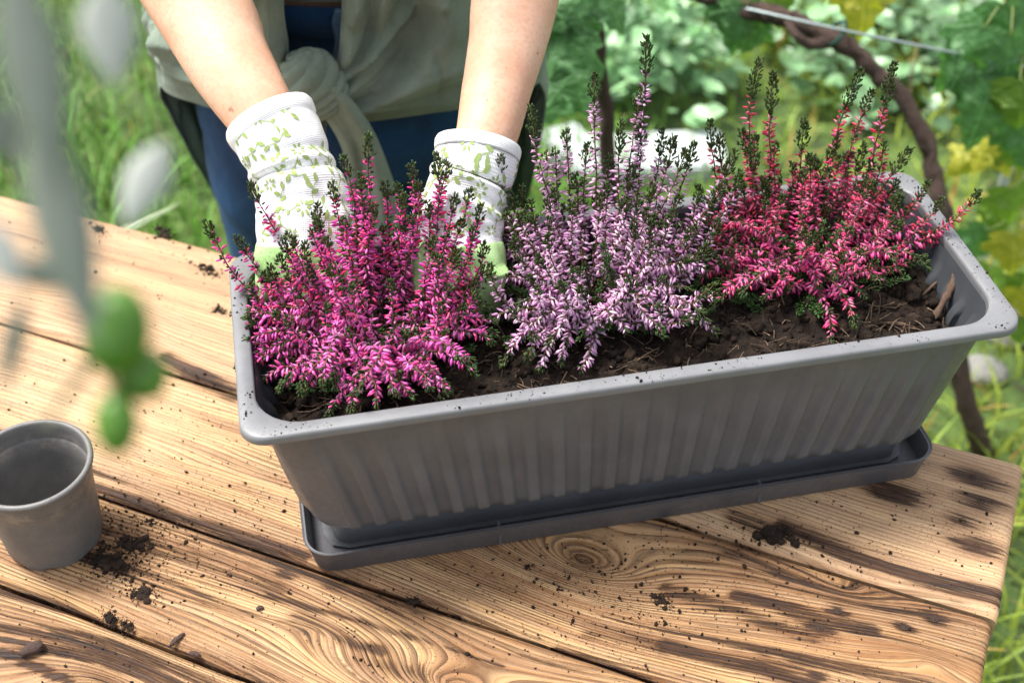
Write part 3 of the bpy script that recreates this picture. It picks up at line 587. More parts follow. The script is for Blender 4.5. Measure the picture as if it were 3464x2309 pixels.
def hair_and_shoes():
    hm = plain('brown_hair', (.06, .032, .018), .5, .4, 60, .6, .004); hd = np.array([XC, 1.225, 1.585]); V = I3.copy(); x, y, z = V.T
    V = np.stack([x * .088, y * .102 + .012, z * .118 + .01], -1); V *= 1 + .02 * np.sin(40 * x + 9 * y)[:, None]; keep = ~((y[F3].mean(1) < -.35) & (z[F3].mean(1) < .55)); V = V + hd - PO
    plink('hair', mk_mesh('hair', V, [F3[keep]]), hm)
    V, Q, Tr = ell_tube(spline([(XC, 1.31, 1.63), (XC, 1.36, 1.56), (XC, 1.39, 1.42), (XC, 1.40, 1.30)], 16) - PO, np.linspace(.03, .012, 16), np.linspace(.03, .010, 16), np.array([1.0, 0, 0]), 12); plink('ponytail', mk_mesh('ponytail', V, [Q, Tr]), hm)
    sm = plain('garden_shoe', (.05, .06, .05), .6)
    for s in (-1, 1):
        P = spline([(XC + s * .10, 1.46, .045), (XC + s * .10, 1.42, .052), (XC + s * .105, 1.34, .045), (XC + s * .11, 1.255, .035), (XC + s * .11, 1.225, .03)], 20) - PO
        V, Q, Tr = ell_tube(P, np.interp(np.linspace(0, 4, 20), range(5), [.03, .042, .046, .046, .015]), np.interp(np.linspace(0, 4, 20), range(5), [.04, .05, .042, .034, .012]), np.array([1.0, 0, 0]), 18); plink('shoe', mk_mesh('shoe', V, [Q, Tr]), sm)
hair_and_shoes()
def denim_mat():
    t = NT('dark_denim'); c = t.obj(); wv = t.n('TexWave', {'Vector': c, 'Scale': 900.0, 'Distortion': 1.0}, wave_type='BANDS', bands_direction='DIAGONAL').outputs['Fac']; f = t.noise(c, 9, 4); f2 = t.noise(c, 700, 2)
    col = t.mix(t.mr(f, .35, .68), (.005, .026, .080), (.010, .068, .175)); col = t.mix(t.math('MULTIPLY', t.mr(f2, .45, .7), .25), col, (.06, .13, .22))
    return t.out(Base_Color=col, Roughness=.85, Specular_IOR_Level=.2, Sheen_Weight=.1, Normal=t.bump(t.math('ADD', t.noise(c, 28, 4, .6, .6), t.math('MULTIPLY', wv, .05)), .6, .012))
DEN = denim_mat()
def jeans():
    mb = MB(); zz = [.745, .80, .86, .92, .96, .989]; aa = [.188, .192, .186, .172, .158, .150]; bb = [.120, .128, .128, .118, .110, .106]; yy = [1.402, 1.402, 1.402, 1.396, 1.388, 1.380]
    P = np.array([(XC, y, z) for y, z in zip(yy, zz)]); mb.add(*ell_tube(spline(P, 24), np.interp(np.linspace(0, 5, 24), range(6), aa), np.interp(np.linspace(0, 5, 24), range(6), bb), np.array([1.0, 0, 0]), 48))
    for s in (-1, 1):
        P = spline([(XC + s * .090, 1.402, .84), (XC + s * .098, 1.397, .70), (XC + s * .102, 1.385, .48), (XC + s * .102, 1.41, .28), (XC + s * .102, 1.415, .08)], 34)
        mb.add(*tube(P, np.interp(np.linspace(0, 4, 34), range(5), [.100, .094, .072, .066, .058]), 28))
    me = remeshed(np.concatenate(mb.V) - PO, np.concatenate(mb.Q), np.concatenate(mb.Tr), .007, 5)
    n = len(me.vertices); co = np.zeros(n * 3, np.float32); me.vertices.foreach_get('co', co); co = co.reshape(-1, 3)
    nr = np.zeros(n * 3, np.float32); me.vertices.foreach_get('normal', nr); nr = nr.reshape(-1, 3)
    co += nr * (.010 * (fbm(co[:, 0] * 9, co[:, 2] * 22 + co[:, 0] * 14, 3, 91) - .5) * sstep(.98, .86, co[:, 2]))[:, None]; me.vertices.foreach_set('co', co.ravel())
    j = plink('jeans', me, DEN)
    # waistband, fly placket and button
    th = np.linspace(0, 2 * np.pi, 96, endpoint=False); rows = []
    for z, e in ((.952, .0015), (.953, .0045), (.988, .0048), (.990, .0025), (.988, .0005)):
        k = np.interp(z, [.92, .96, .99], [0, .7, 1]); a = .172 + (.150 - .172) * k; b = .118 + (.106 - .118) * k; y0 = 1.396 - .016 * k; rows.append(np.stack([XC + (a + e) * np.cos(th), y0 + (b + e) * np.sin(th), np.full(96, z)], -1))
    link('waistband', mk_mesh('waistband', np.concatenate(rows) - PO, [gridq(5, 96, True)]), DEN, j)
    pl = NT('worn_denim_edge'); WD = pl.out(Base_Color=pl.mix(pl.noise(pl.obj(), 150, 3), (.02, .06, .12), (.16, .26, .36)), Roughness=.85)
    P = spline([at_y(1152, 34, 1.255), at_y(1140, 80, 1.258), at_y(1150, 150, 1.262), at_y(1128, 235, 1.266)], 24) - PO; V, Q, Tr = ell_tube(P, np.full(24, .0055), np.full(24, .0022), np.array([1.0, 0, 0]), 10); link('fly_placket', mk_mesh('fly_placket', V, [Q, Tr]), WD, j)
jeans()
def tank_top():
    m = plain('white_rib_cotton', (.78, .78, .80), .85, .04, 60, .3); th = np.linspace(0, 2 * np.pi, 72, endpoint=False); rows = []
    for z, a, b, y in ((.996, .146, .101, 1.378), (.994, .149, .104, 1.378), (1.02, .147, .102, 1.372), (1.10, .148, .108, 1.360), (1.20, .162, .118, 1.345), (1.30, .166, .110, 1.32)): rows.append(np.stack([XC + a * np.cos(th), y + b * np.sin(th), np.full(72, z)], -1))
    plink('tank_top', mk_mesh('tank_top', np.concatenate(rows) - PO, [gridq(6, 72, True)]), m)
tank_top()
def linen_mat():
    t = NT('sage_linen'); c = t.obj(); f = t.noise(c, 12, 5, .6); f2 = t.noise(c, 420, 3, .6)
    wa = t.n('TexWave', {'Vector': c, 'Scale': 420.0, 'Distortion': 2.5, 'Detail': 1.0}, wave_type='BANDS', bands_direction='Z').outputs['Fac']; wb = t.n('TexWave', {'Vector': c, 'Scale': 420.0, 'Distortion': 2.5}, wave_type='BANDS', bands_direction='X').outputs['Fac']
    col = t.mix(t.mr(f, .35, .68), (.150, .195, .150), (.225, .275, .220)); col = t.mix(t.mr(f2, .35, .75, 0, .30), col, (.30, .35, .29)); wr = t.noise(c, 34, 4, .6, .8)
    return t.out(Base_Color=col, Roughness=.9, Specular_IOR_Level=.15, Sheen_Weight=.12, Normal=t.bump(t.math('ADD', wr, t.math('MULTIPLY', t.math('ADD', wa, wb), .035)), .55, .007))
LINEN = linen_mat()
def shirt():
    def xz(px, py, Y=1.25): p = at_y(px, py, Y); return p[0], p[2]
    A = lambda z: np.interp(z, [.5, .6, .82, .90, 1.0, 1.15, 1.30], [.195, .215, .235, .230, .222, .212, .20]); Bf = lambda z: np.interp(z, [.6, .82, .90, 1.0, 1.15, 1.30], [.150, .150, .146, .142, .140, .130])
    edR = np.array([xz(*q) for q in ((1330, 428), (1250, 408), (1165, 362), (1105, 300), (1112, 262), (1140, 215), (1158, 120), (1166, 0), (1180, -300), (1200, -600))]); edL = np.array([xz(*q) for q in ((880, 428), (930, 400), (980, 360), (1020, 300), (1012, 255), (1004, 200), (994, 110), (986, 0), (970, -300), (950, -600))])
    kx, kz = xz(1060, 285); nphi, nz = 420, 190
    s = np.linspace(0, 1, nphi); rr = np.linspace(0, 1, nz); Sx, Rz = np.meshgrid(s, rr, indexing='ij')
    def hem(ph): q = np.abs(ph); return np.interp(q, np.radians([0, 20, 45, 72, 84, 100, 118, 180]), [.872, .868, .862, .848, .79, .58, .535, .52])
    # iterate: phi depends on z through the opening edge, z on phi through the hem
    PH = -math.pi + 0 * Sx; Z = .86 + Rz * .46
    for _ in range(6):
        xr = np.interp(Z, edR[:, 1], edR[:, 0]); xl = np.interp(Z, edL[:, 1], edL[:, 0]); a = A(Z)
        pr = np.arcsin(np.clip((xr - XC) / a, -1, 1)); pl = np.arcsin(np.clip((xl - XC) / a, -1, 1)) + 2 * math.pi
        PH = pr + (pl - pr) * Sx; phs = (PH + math.pi) % (2 * math.pi) - math.pi; Z = hem(phs) + (1.32 - hem(phs)) * Rz
    phs = (PH + math.pi) % (2 * math.pi) - math.pi; X = XC + A(Z) * np.sin(phs); front = sstep(1.7, 1.0, np.abs(phs))
    dx = X - kx; dz = Z - kz; r = np.hypot(dx, dz); al = np.arctan2(dz, dx)
    d = front * sstep(.015, .07, r) * np.exp(-r / .22) * .040 * (np.abs(vnoise(al * 4.3 + 50, r * 5, 12) - .5) * -2 + .55 + .5 * (vnoise(al * 9 + 20, r * 8, 15) - .5))
    d += .012 * (fbm(phs * 3.2 + 5, Z * 3.5, 3, 61) - .5) * sstep(1.2, 1.9, np.abs(phs)) + .010 * (fbm(phs * 5 + 5 + Z * 3, Z * 5, 3, 63) - .5)
    d += .010 * np.sin(phs * 17 + 2 * np.sin(Z * 11)) * sstep(1.25, 1.8, np.abs(phs)) * sstep(.95, .75, Z)
    d -= .009 * (1 - 2 * np.abs(vnoise(phs * 7 + 3 * Z + 30, Z * 9 + 2 * phs, 33) - .5)) ** 3 * sstep(.03, .10, r)
    def fold(pts, h, win, wout, sgn):
        nonlocal d
        P = spline([xz(*q) for q in pts], 40); best = np.full(X.shape, 9.0); sg = np.zeros(X.shape)
        for i in range(39):
            a, b = P[i], P[i + 1]; e = b - a; t = np.clip(((X - a[0]) * e[0] + (Z - a[1]) * e[1]) / (e @ e), 0, 1); q = np.hypot(X - a[0] - t * e[0], Z - a[1] - t * e[1]); up = q < best
            sg = np.where(up, np.sign((X - a[0]) * e[1] - (Z - a[1]) * e[0]), sg); best = np.minimum(best, q)
        w_ = np.where(sg * sgn > 0, win, wout); d = d + front * 1.5 * h * np.exp(-(best / w_) ** 2)
    fold([(1420, -120), (1462, 20), (1445, 120), (1385, 215), (1290, 290), (1190, 325), (1120, 320)], .026, .050, .007, -1)
    fold([(1300, -150), (1290, 0), (1260, 110), (1200, 220), (1130, 280)], .016, .022, .006, -1)
    fold([(1215, -150), (1200, 0), (1185, 130), (1150, 225), (1110, 275)], .014, .012, .008, -1)
    fold([(940, -150), (950, 0), (965, 120), (1000, 240)], .016, .014, .007, 1)
    fold([(880, -150), (890, 20), (920, 180), (1000, 290)], .014, .022, .008, 1)
    fold([(1600, 395), (1450, 385), (1300, 365), (1180, 330)], .014, .018, .010, 1)
    fold([(520, 250), (640, 320), (780, 350), (960, 320)], .012, .022, .012, 1)
    fold([(540, 400), (640, 385), (740, 400)], .010, .018, .012, 1)
    d = d * (.15 + .85 * sstep(0, .075, Z - hem(phs))); nx = np.sin(phs); ny = -np.cos(phs); a = A(Z); b = Bf(Z); Xf = X + nx * d; Yf = tors_y(Z) + b * ny + ny * d * 1.0
    Yf = Yf - .018 * np.exp(-(r / .06) ** 2) * front
    V = np.stack([Xf, Yf, Z], -1).reshape(-1, 3) - PO
    me = mk_mesh('shirt', V, [gridq(nphi, nz)]); o = plink('shirt', me, LINEN); m = o.modifiers.new('thickness', 'SOLIDIFY'); m.thickness = .0016; m.offset = 0
    Gs = V.reshape(nphi, nz, 3); sm_ = MB()
    for line_ in (Gs[0], Gs[-1], Gs[:, 0], Gs[3], Gs[-4], Gs[:, 5]): sm_.add(*tube(line_, .0013, 6, False)[:2])
    link('hem_seam', sm_.mesh('hem_seam', cols=False), LINEN, o)['kind'] = 'stuff'
    # knot: bundle of cloth wrapped round itself
    kc = at_y(1062, 286, 1.200); n1, n2 = 90, 64; th = np.linspace(0, 2 * np.pi, n1, endpoint=False); ph = np.linspace(.02, math.pi - .02, n2); TH, PHk = np.meshgrid(th, ph, indexing='ij')
    wr = np.sin(TH * 2 + PHk * 9.5 + 1.4 * np.sin(PHk * 3)) ; wr = np.abs(wr) ** .6; R = .96 + .20 * wr * np.sin(PHk) + .06 * (vnoise(TH * 2 + 9, PHk * 6, 5) - .5)
    V = np.stack([(.030) * R * np.sin(PHk) * np.cos(TH), .026 * R * np.sin(PHk) * np.sin(TH), .040 * R * np.cos(PHk)], -1); ang = -.35; Rm = np.array([[math.cos(ang), 0, math.sin(ang)], [0, 1, 0], [-math.sin(ang), 0, math.cos(ang)]])
    link('knot', mk_mesh('knot', (V.reshape(-1, 3) @ Rm.T) + kc - PO, [np.stack([q for q in gridq(n1, n2)]), np.array([[(n1 - 1) * n2 + k, (n1 - 1) * n2 + k + 1, k + 1, k] for k in range(n2 - 1)])]), LINEN, o)
    # hanging tails
    def tail(L, R, Y0, Y1, seed, name):
        Ls = spline(L, 60); Rs = spline(R, 60); n = 30; rows = []
        for i in range(60):
            t = i / 59; row = []
            for k in range(n):
                s_ = k / (n - 1); p = Ls[i] * (1 - s_) + Rs[i] * s_; Y = Y0 + (Y1 - Y0) * t - .016 * math.sin(s_ * math.pi) + .012 * math.sin(s_ * 9 + seed + t * 2) * (.4 + .6 * t) * .8 + .006 * float(vnoise(np.array(s_ * 7.0), np.array(t * 3.0), seed)); row.append(at_y(p[0], p[1], Y))
            rows.append(row)
        q = link(name, mk_mesh(name, np.array(rows).reshape(-1, 3) - PO, [gridq(60, n)]), LINEN, o); mm = q.modifiers.new('thickness', 'SOLIDIFY'); mm.thickness = .002; mm.offset = 0
    tail([(1062, 300), (1085, 370), (1145, 470), (1172, 560), (1180, 700), (1185, 800)], [(1120, 280), (1190, 340), (1260, 440), (1310, 560), (1350, 680), (1375, 800)], 1.188, 1.215, 3, 'shirt_tail')
    tail([(1030, 320), (1045, 380), (1062, 440), (1050, 500)], [(1090, 320), (1105, 390), (1100, 450), (1085, 510)], 1.205, 1.230, 6, 'shirt_tail')
    # rolled sleeves and shoulder yoke, above the picture
    for S_, E_ in ((SH_L, EL_L), (SH_R, EL_R)):
        P = spline([S_ + (np.array([XC, 1.33, 1.33]) - S_) * .45, S_, S_ * .65 + E_ * .35, S_ * .35 + E_ * .65], 24); r = np.interp(np.linspace(0, 3, 24), range(4), [.085, .078, .068, .066]) * (1 + .03 * np.sin(np.arange(24) * 1.7)); V, Q, _ = tube(P, r, 28, False)
        q = link('sleeve', mk_mesh('sleeve', V - PO, [Q]), LINEN, o); mm = q.modifiers.new('thickness', 'SOLIDIFY'); mm.thickness = .003
    th = np.linspace(0, 2 * np.pi, 60, endpoint=False); rows = [np.stack([XC + a_ * np.cos(th), y + b_ * np.sin(th), np.full(60, z)], -1) for z, a_, b_, y in ((1.29, .203, .132, 1.314), (1.34, .19, .12, 1.305), (1.385, .12, .085, 1.292), (1.40, .085, .07, 1.285), (1.43, .075, .065, 1.275))]
    link('collar_yoke', mk_mesh('collar_yoke', np.concatenate(rows) - PO, [gridq(5, 60, True)]), LINEN, o)
shirt()

# ------------------------------------------------------------------ gloves
def knit_mat():
    t = NT('white_knit'); kt = t.attr('kt'); ka = t.attr('ka'); c = t.obj()
    b = t.math('SINE', t.math('MULTIPLY', kt, 2 * math.pi / .0015)); s = t.math('SINE', t.math('MULTIPLY', ka, 150.0)); h = t.math('ADD', b, t.math('MULTIPLY', s, .6)); f = t.noise(c, 30, 4)
    col = t.mix(t.mr(f, .35, .7), (.72, .72, .725), (.79, .79, .785)); col = t.mix(t.mr(h, -1.6, -.6, .16, 0), col, (.60, .60, .64)); sm = t.mr(t.noise(c, 300, 3), .68, .8, 0, .35); col = t.mix(sm, col, (.30, .27, .2))
    return t.out(Base_Color=col, Roughness=.9, Specular_IOR_Level=.2, Normal=t.bump(h, .28, .0005))
def latex_mat():
    t = NT('green_coating'); c = t.obj(); f = t.noise(c, 45, 4); f2 = t.noise(c, 480, 4, .7)
    col = t.mix(t.mr(f, .3, .7), (.27, .45, .16), (.38, .56, .26)); dirt = t.math('MULTIPLY', t.mr(f2, .52, .68), t.mr(t.noise(c, 28, 3), .45, .65)); col = t.mix(t.math('MULTIPLY', dirt, .85), col, (.05, .06, .02))
    return t.out(Base_Color=col, Roughness=.62, Specular_IOR_Level=.35, Normal=t.bump(f2, .5, .0012))
KNIT = knit_mat(); LATEX = latex_mat(); PRINT = plain('leaf_print', (.27, .35, .11), .9, .35, 500)
def glove(st, wend, creases, fingers, thumb, seed, sprigs):
    P0, R0 = px_stations(st); n = 110; m = len(P0); P = spline(P0, n); ii = np.linspace(0, m - 1, n); R = np.array([np.interp(i, range(m), R0) for i in ii]); R = np.convolve(np.pad(R, 3, 'edge'), np.ones(7) / 7, 'valid')
    flat = np.interp(ii / (m - 1), [0, .35, .55, 1], [.88, .82, .62, .55]); side = np.cross(np.gradient(P, axis=0), P - CAM)
    Tn = np.gradient(P, axis=0); ds = np.linalg.norm(Tn, axis=1); Tn /= ds[:, None]; arc = np.cumsum(ds) - ds[0]
    X = side - Tn * np.sum(side * Tn, 1)[:, None]; X /= np.linalg.norm(X, axis=1)[:, None]; Y = np.cross(Tn, X); nth = 96; th = np.linspace(0, 2 * np.pi, nth, endpoint=False)
    TT, AA = np.meshgrid(arc, th, indexing='ij'); D = .0016 * (fbm(AA * 1.3 + 3, TT * 60, 3, seed) - .5) * 2
    for s_, dep, wd, ph in creases:
        q = TT - s_ - .006 * np.sin(AA + ph) - .003 * np.sin(2 * AA + ph * 2); D += dep * (np.exp(-((q - wd * 1.3) / wd) ** 2) * .8 - np.exp(-(q / (wd * .55)) ** 2) * 1.3 + .5 * np.exp(-((q + wd * 1.4) / wd) ** 2)) * (.65 + .35 * np.cos(AA - ph))
    D += .0016 * np.cos((AA - 1.57) * 7.0) * sstep(.062, .095, TT) * sstep(.25, .8, np.sin(AA))
    def ring(i, dr): return P[i] + (R[i] + dr)[:, None] * np.cos(th)[:, None] * X[i] + (R[i] * flat[i] + dr)[:, None] * np.sin(th)[:, None] * Y[i]
    G = np.array([ring(i, D[i]) for i in range(n)])
    we = int(wend * n); g0 = G[:we + 6]
    # rolled cuff hem: starts inside the sleeve, folds over
    tn0 = -Tn[0]; lip = [(-.0045, -.012), (-.0045, -.002), (-.0035, .0025), (-.0014, .0044), (.0008, .0038), (.0018, .0012), (.0016, -.003), (.0011, -.006), (.0004, -.0085)]
    L = [P[0] + tn0 * ax + (R[0] + dr) * np.cos(th)[:, None] * X[0] + (R[0] * flat[0] + dr) * np.sin(th)[:, None] * Y[0] for dr, ax in lip]
    k0 = 7; V = np.concatenate([np.array(L), g0[k0:]]); kt = np.concatenate([np.repeat(np.array([ax for _, ax in lip])[:, None] * -1, nth, 1), TT[k0:we + 6]]); ka = np.repeat(th[None], len(V), 0)
    root = plink('glove', mk_mesh('glove', V.reshape(-1, 3) - PO, [gridq(len(V), nth, True)], attrs=dict(kt=kt, ka=ka)), KNIT)
    root['label'] = 'white knitted glove with green leaf print and green coated fingers'
    # coating: palm end + fingers + thumb, boundary scalloped
    mb = MB(); g1 = []
    for i in range(we - 8, n):
        off = .0012 * sstep(we - 6, we + 6, i) * 1.0; g1.append(ring(i, D[i] * .6 + off + .0002))
    g1 = np.array(g1); bo = (3.0 * np.sin(th * 1.0 + .6) + 2.0 * np.sin(th * 3)).astype(float)
    first = np.array([G[int(np.clip(we + bo[k], 2, n - 2)), k] for k in range(nth)]); cen = P[we]
    nrm = first - cen; nrm /= np.linalg.norm(nrm, axis=1)[:, None]; i1 = 15
    rowsC = [first * .5 + cen * .5, first - nrm * .0012, first + nrm * .0009] + list(g1[i1:] + 0)
    Vc = np.array(rowsC); mb.add(Vc.reshape(-1, 3), gridq(len(Vc), nth, True)); mb.add(cen[None]); lc = mb.n - 1; mb.Tr.append(np.array([[lc, (k + 1) % nth, k] for k in range(nth)]))
    endc = P[-1] + Tn[-1] * .012; e = len(Vc) * nth - nth; mb.add(endc[None]); last = mb.n - 1
    mb.Tr.append(np.array([[last, e + k, e + (k + 1) % nth] for k in range(nth)]))
    for pts, r in fingers + [thumb]:
        Pf = spline(pts, 22); rf = np.interp(np.linspace(0, 1, 22), [0, .3, .5, .85, .96, 1], [r * 1.12, r, r * 1.04, r * .9, r * .62, r * .15]); mb.add(*tube(Pf, rf, 16))
    me = remeshed(np.concatenate(mb.V) - PO, np.concatenate(mb.Q), np.concatenate(mb.Tr), .0016, 6); link('coating', me, LATEX, root)
    # printed sprigs laid on the knit
    pm = MB()
    def surf(t, a):
        i = np.clip((np.interp(t, arc, np.arange(n))), 0, we + 4.0); i0 = np.minimum(i.astype(int), we + 3); f = (i - i0)[:, None]; j = (a % (2 * np.pi)) / (2 * np.pi) * nth; j0 = j.astype(int) % nth; j1 = (j0 + 1) % nth; g = (j - np.floor(j))[:, None]
        p = (G[i0, j0] * (1 - g) + G[i0, j1] * g) * (1 - f) + (G[i0 + 1, j0] * (1 - g) + G[i0 + 1, j1] * g) * f; c_ = P[i0]; nn = p - c_; nn /= np.linalg.norm(nn, axis=1)[:, None]; return p + nn * .0006
    def petal(t0, a0, x, y, ang, l, w_, rr):
        s = np.array([0, .2, .5, .8, 1, .8, .5, .2]); sd = np.array([0, .7, 1, .6, 0, -.6, -1, -.7]); lx = s * l; ly = sd * w_ / 2; ux = x + lx * math.cos(ang) - ly * math.sin(ang); uy = y + lx * math.sin(ang) + ly * math.cos(ang)
        p = surf(t0 + uy, a0 + ux / rr); pm.add(p, None, [[0, 1, 7], [1, 2, 6], [1, 6, 7], [2, 3, 5], [2, 5, 6], [3, 4, 5]])
    def line(t0, a0, pts, rr, w_=.0007):
        Q = spline(pts, 14); d = np.gradient(Q, axis=0); nn = np.stack([-d[:, 1], d[:, 0]], -1); nn /= np.linalg.norm(nn, axis=1)[:, None]; A_ = Q + nn * w_ / 2; B_ = Q - nn * w_ / 2; p = np.concatenate([surf(t0 + A_[:, 1], a0 + A_[:, 0] / rr), surf(t0 + B_[:, 1], a0 + B_[:, 0] / rr)])
        pm.add(p, [[k, k + 1, 15 + k, 14 + k] for k in range(13)])
    rs = np.random.default_rng(seed); sprigs = list(sprigs)
    sprigs = [q for q in sprigs if q[1] > 3.3 and q[3] > 1.0]
    for i_, t_ in enumerate(np.arange(.010, arc[we] - .006, .0165)):
        for j_, a_ in enumerate(np.arange(.15 + .28 * (i_ % 2), 3.05, .58)): (rs.random() < .78) and sprigs.append((t_ + rs.uniform(-.004, .004), a_ + rs.uniform(-.1, .1), 'f' if (i_ + 2 * j_) % 3 == 0 else 'l', rs.uniform(0, 6.28)))
    for t0, a0, kind, ro in sprigs:
        rr = float(np.interp(t0, arc, R)); r2 = lambda x, y: (x * math.cos(ro) - y * math.sin(ro), x * math.sin(ro) + y * math.cos(ro))
        if kind == 'f':
            for k in range(7):
                an = k * 2 * math.pi / 7 + ro; petal(t0, a0, .0022 * math.cos(an), .0022 * math.sin(an), an, .0046, .0024, rr)
            line(t0, a0, [(.005 * math.cos(ro + 2), .005 * math.sin(ro + 2)), (.012 * math.cos(ro + 2.4), .012 * math.sin(ro + 2.4)), (.020 * math.cos(ro + 2.2), .020 * math.sin(ro + 2.2))], rr)
            for q, an in ((.012, 3.4), (.017, 1.4), (.021, 2.3)): petal(t0, a0, q * math.cos(ro + 2.35), q * math.sin(ro + 2.35), ro + an, .0052, .0026, rr)
        else:
            line(t0, a0, [r2(-.008, 0), r2(0, .002), r2(.008, -.001)], rr)
            for x, y, an in ((-.006, .0005, 2.2), (-.001, .002, -.9), (.004, .001, 1.2), (.008, -.001, -.1)): q = r2(x, y); petal(t0, a0, q[0], q[1], an + ro, .0072, .0036, rr)
    link('floral_print', pm.mesh('floral_print', cols=False), PRINT, root); root.children[-1].location = -PO; root.children[-1]['kind'] = 'stuff'
    return root, arc, we
def hand_axes(P, a): return P
# person's right hand (left in the picture)
def fingers_from(k, ends, r):
    """k: knuckle points, ends: fingertip points; bend through a raised middle joint"""
    out = []
    for a, b in zip(k, ends):
        a, b = np.array(a), np.array(b); mid = a * .45 + b * .55 + (a - b)[2] * np.array([0, -.10, .28]); out.append(([a + (a - mid) * .25, a, mid, b], r))
    return out
spr = lambda seed, arcmax, c: [(t, a, k, r) for t, a, k, r in c]
V3 = np.array
kL = [at_y(x, y, Y) for x, y, Y in ((905, 925, .885), (975, 950, .872), (1050, 950, .868), (1115, 925, .872))]
eL = [at_z(x, y, T + z) for x, y, z in ((925, 1080, .150), (1000, 1110, .145), (1070, 1110, .145), (1130, 1080, .150))]
glove([(915, 412, 153, .977), (950, 480, 147, .962), (985, 560, 139, .947), (1003, 608, 139, .937), (1018, 660, 156, .926), (1030, 740, 165, .910), (1028, 820, 160, .896), (1018, 890, 152, .883), (1010, 950, 140, .874)], .80,
      [(.036, .0012, .007, 1.0), (.057, .0036, .005, 2.4), (.078, .0014, .007, 0.5)], fingers_from(kL, eL, .0105),
      ([at_y(1110, 800, .900), at_y(1150, 860, .888), at_y(1170, 930, .875), at_y(1160, 1010, .862)], .0115), 5,
      [(.012, 1.35 - 3.14, 'l', .5), (.012, 5.2, 'l', 1.2), (.028, 4.6, 'f', .3), (.030, 5.55, 'l', -.6), (.030, 3.8, 'l', 2.0), (.010, 3.6, 'l', .2), (.050, 5.3, 'l', .7), (.055, 4.0, 'l', 1.0), (.062, 4.8, 'f', 1.6), (.075, 5.5, 'l', .3), (.084, 4.5, 'l', 2.4), (.082, 3.9, 'l', .9), (.095, 5.0, 'f', 2.9), (.098, 4.15, 'f', .1), (.100, 5.6, 'l', 1.1), (.045, 4.5, 'l', 2.0), (.115, 4.6, 'l', .3), (.014, 4.45, 'l', .9), (.022, 5.0, 'l', 2.2), (.036, 5.0, 'l', .2), (.044, 3.7, 'f', .6), (.070, 4.3, 'l', 1.3), (.088, 4.75, 'l', .1), (.106, 4.6, 'f', .9), (.02, 1.5, 'f', .2), (.06, 1.4, 'l', .2), (.09, 1.8, 'f', 1.2), (.05, .3, 'f', .2), (.08, 2.8, 'l', .2), (.04, 2.4, 'f', .4)])
kR = [at_y(x, y, Y) for x, y, Y in ((1490, 900, .886), (1550, 925, .874), (1620, 935, .870), (1680, 920, .874))]
eR = [at_z(x, y, T + z) for x, y, z in ((1480, 1050, .150), (1550, 1085, .145), (1615, 1090, .142), (1660, 1075, .142))]
glove([(1617, 500, 141, .967), (1608, 556, 143, .955), (1590, 610, 131, .946), (1570, 680, 143, .931), (1557, 760, 147, .915), (1562, 830, 143, .902), (1580, 885, 132, .890), (1598, 940, 118, .879)], .78,
      [(.030, .0046, .005, 2.0), (.046, .0022, .007, .6), (.066, .0012, .007, 3.0)], fingers_from(kR, eR, .0100),
      ([at_y(1480, 810, .905), at_y(1440, 870, .890), at_y(1430, 940, .878), at_y(1440, 1010, .866)], .0110), 8,
      [(.010, 4.2, 'l', .3), (.012, 5.0, 'l', 1.4), (.024, 5.4, 'l', .9), (.028, 4.4, 'f', .8), (.040, 5.1, 'f', 2.0), (.055, 4.3, 'f', 1.0), (.060, 5.4, 'f', .2), (.075, 4.8, 'l', .6), (.080, 4.0, 'f', 1.7), (.09, 5.3, 'l', 2.0), (.018, 4.6, 'f', 1.1), (.036, 4.0, 'l', .7), (.048, 4.7, 'l', 2.1), (.066, 5.0, 'l', .3), (.07, 4.4, 'l', 1.5), (.03, 1.6, 'f', .3), (.07, 1.5, 'f', 1.3), (.05, .2, 'l', .2), (.05, 2.9, 'f', .2)])

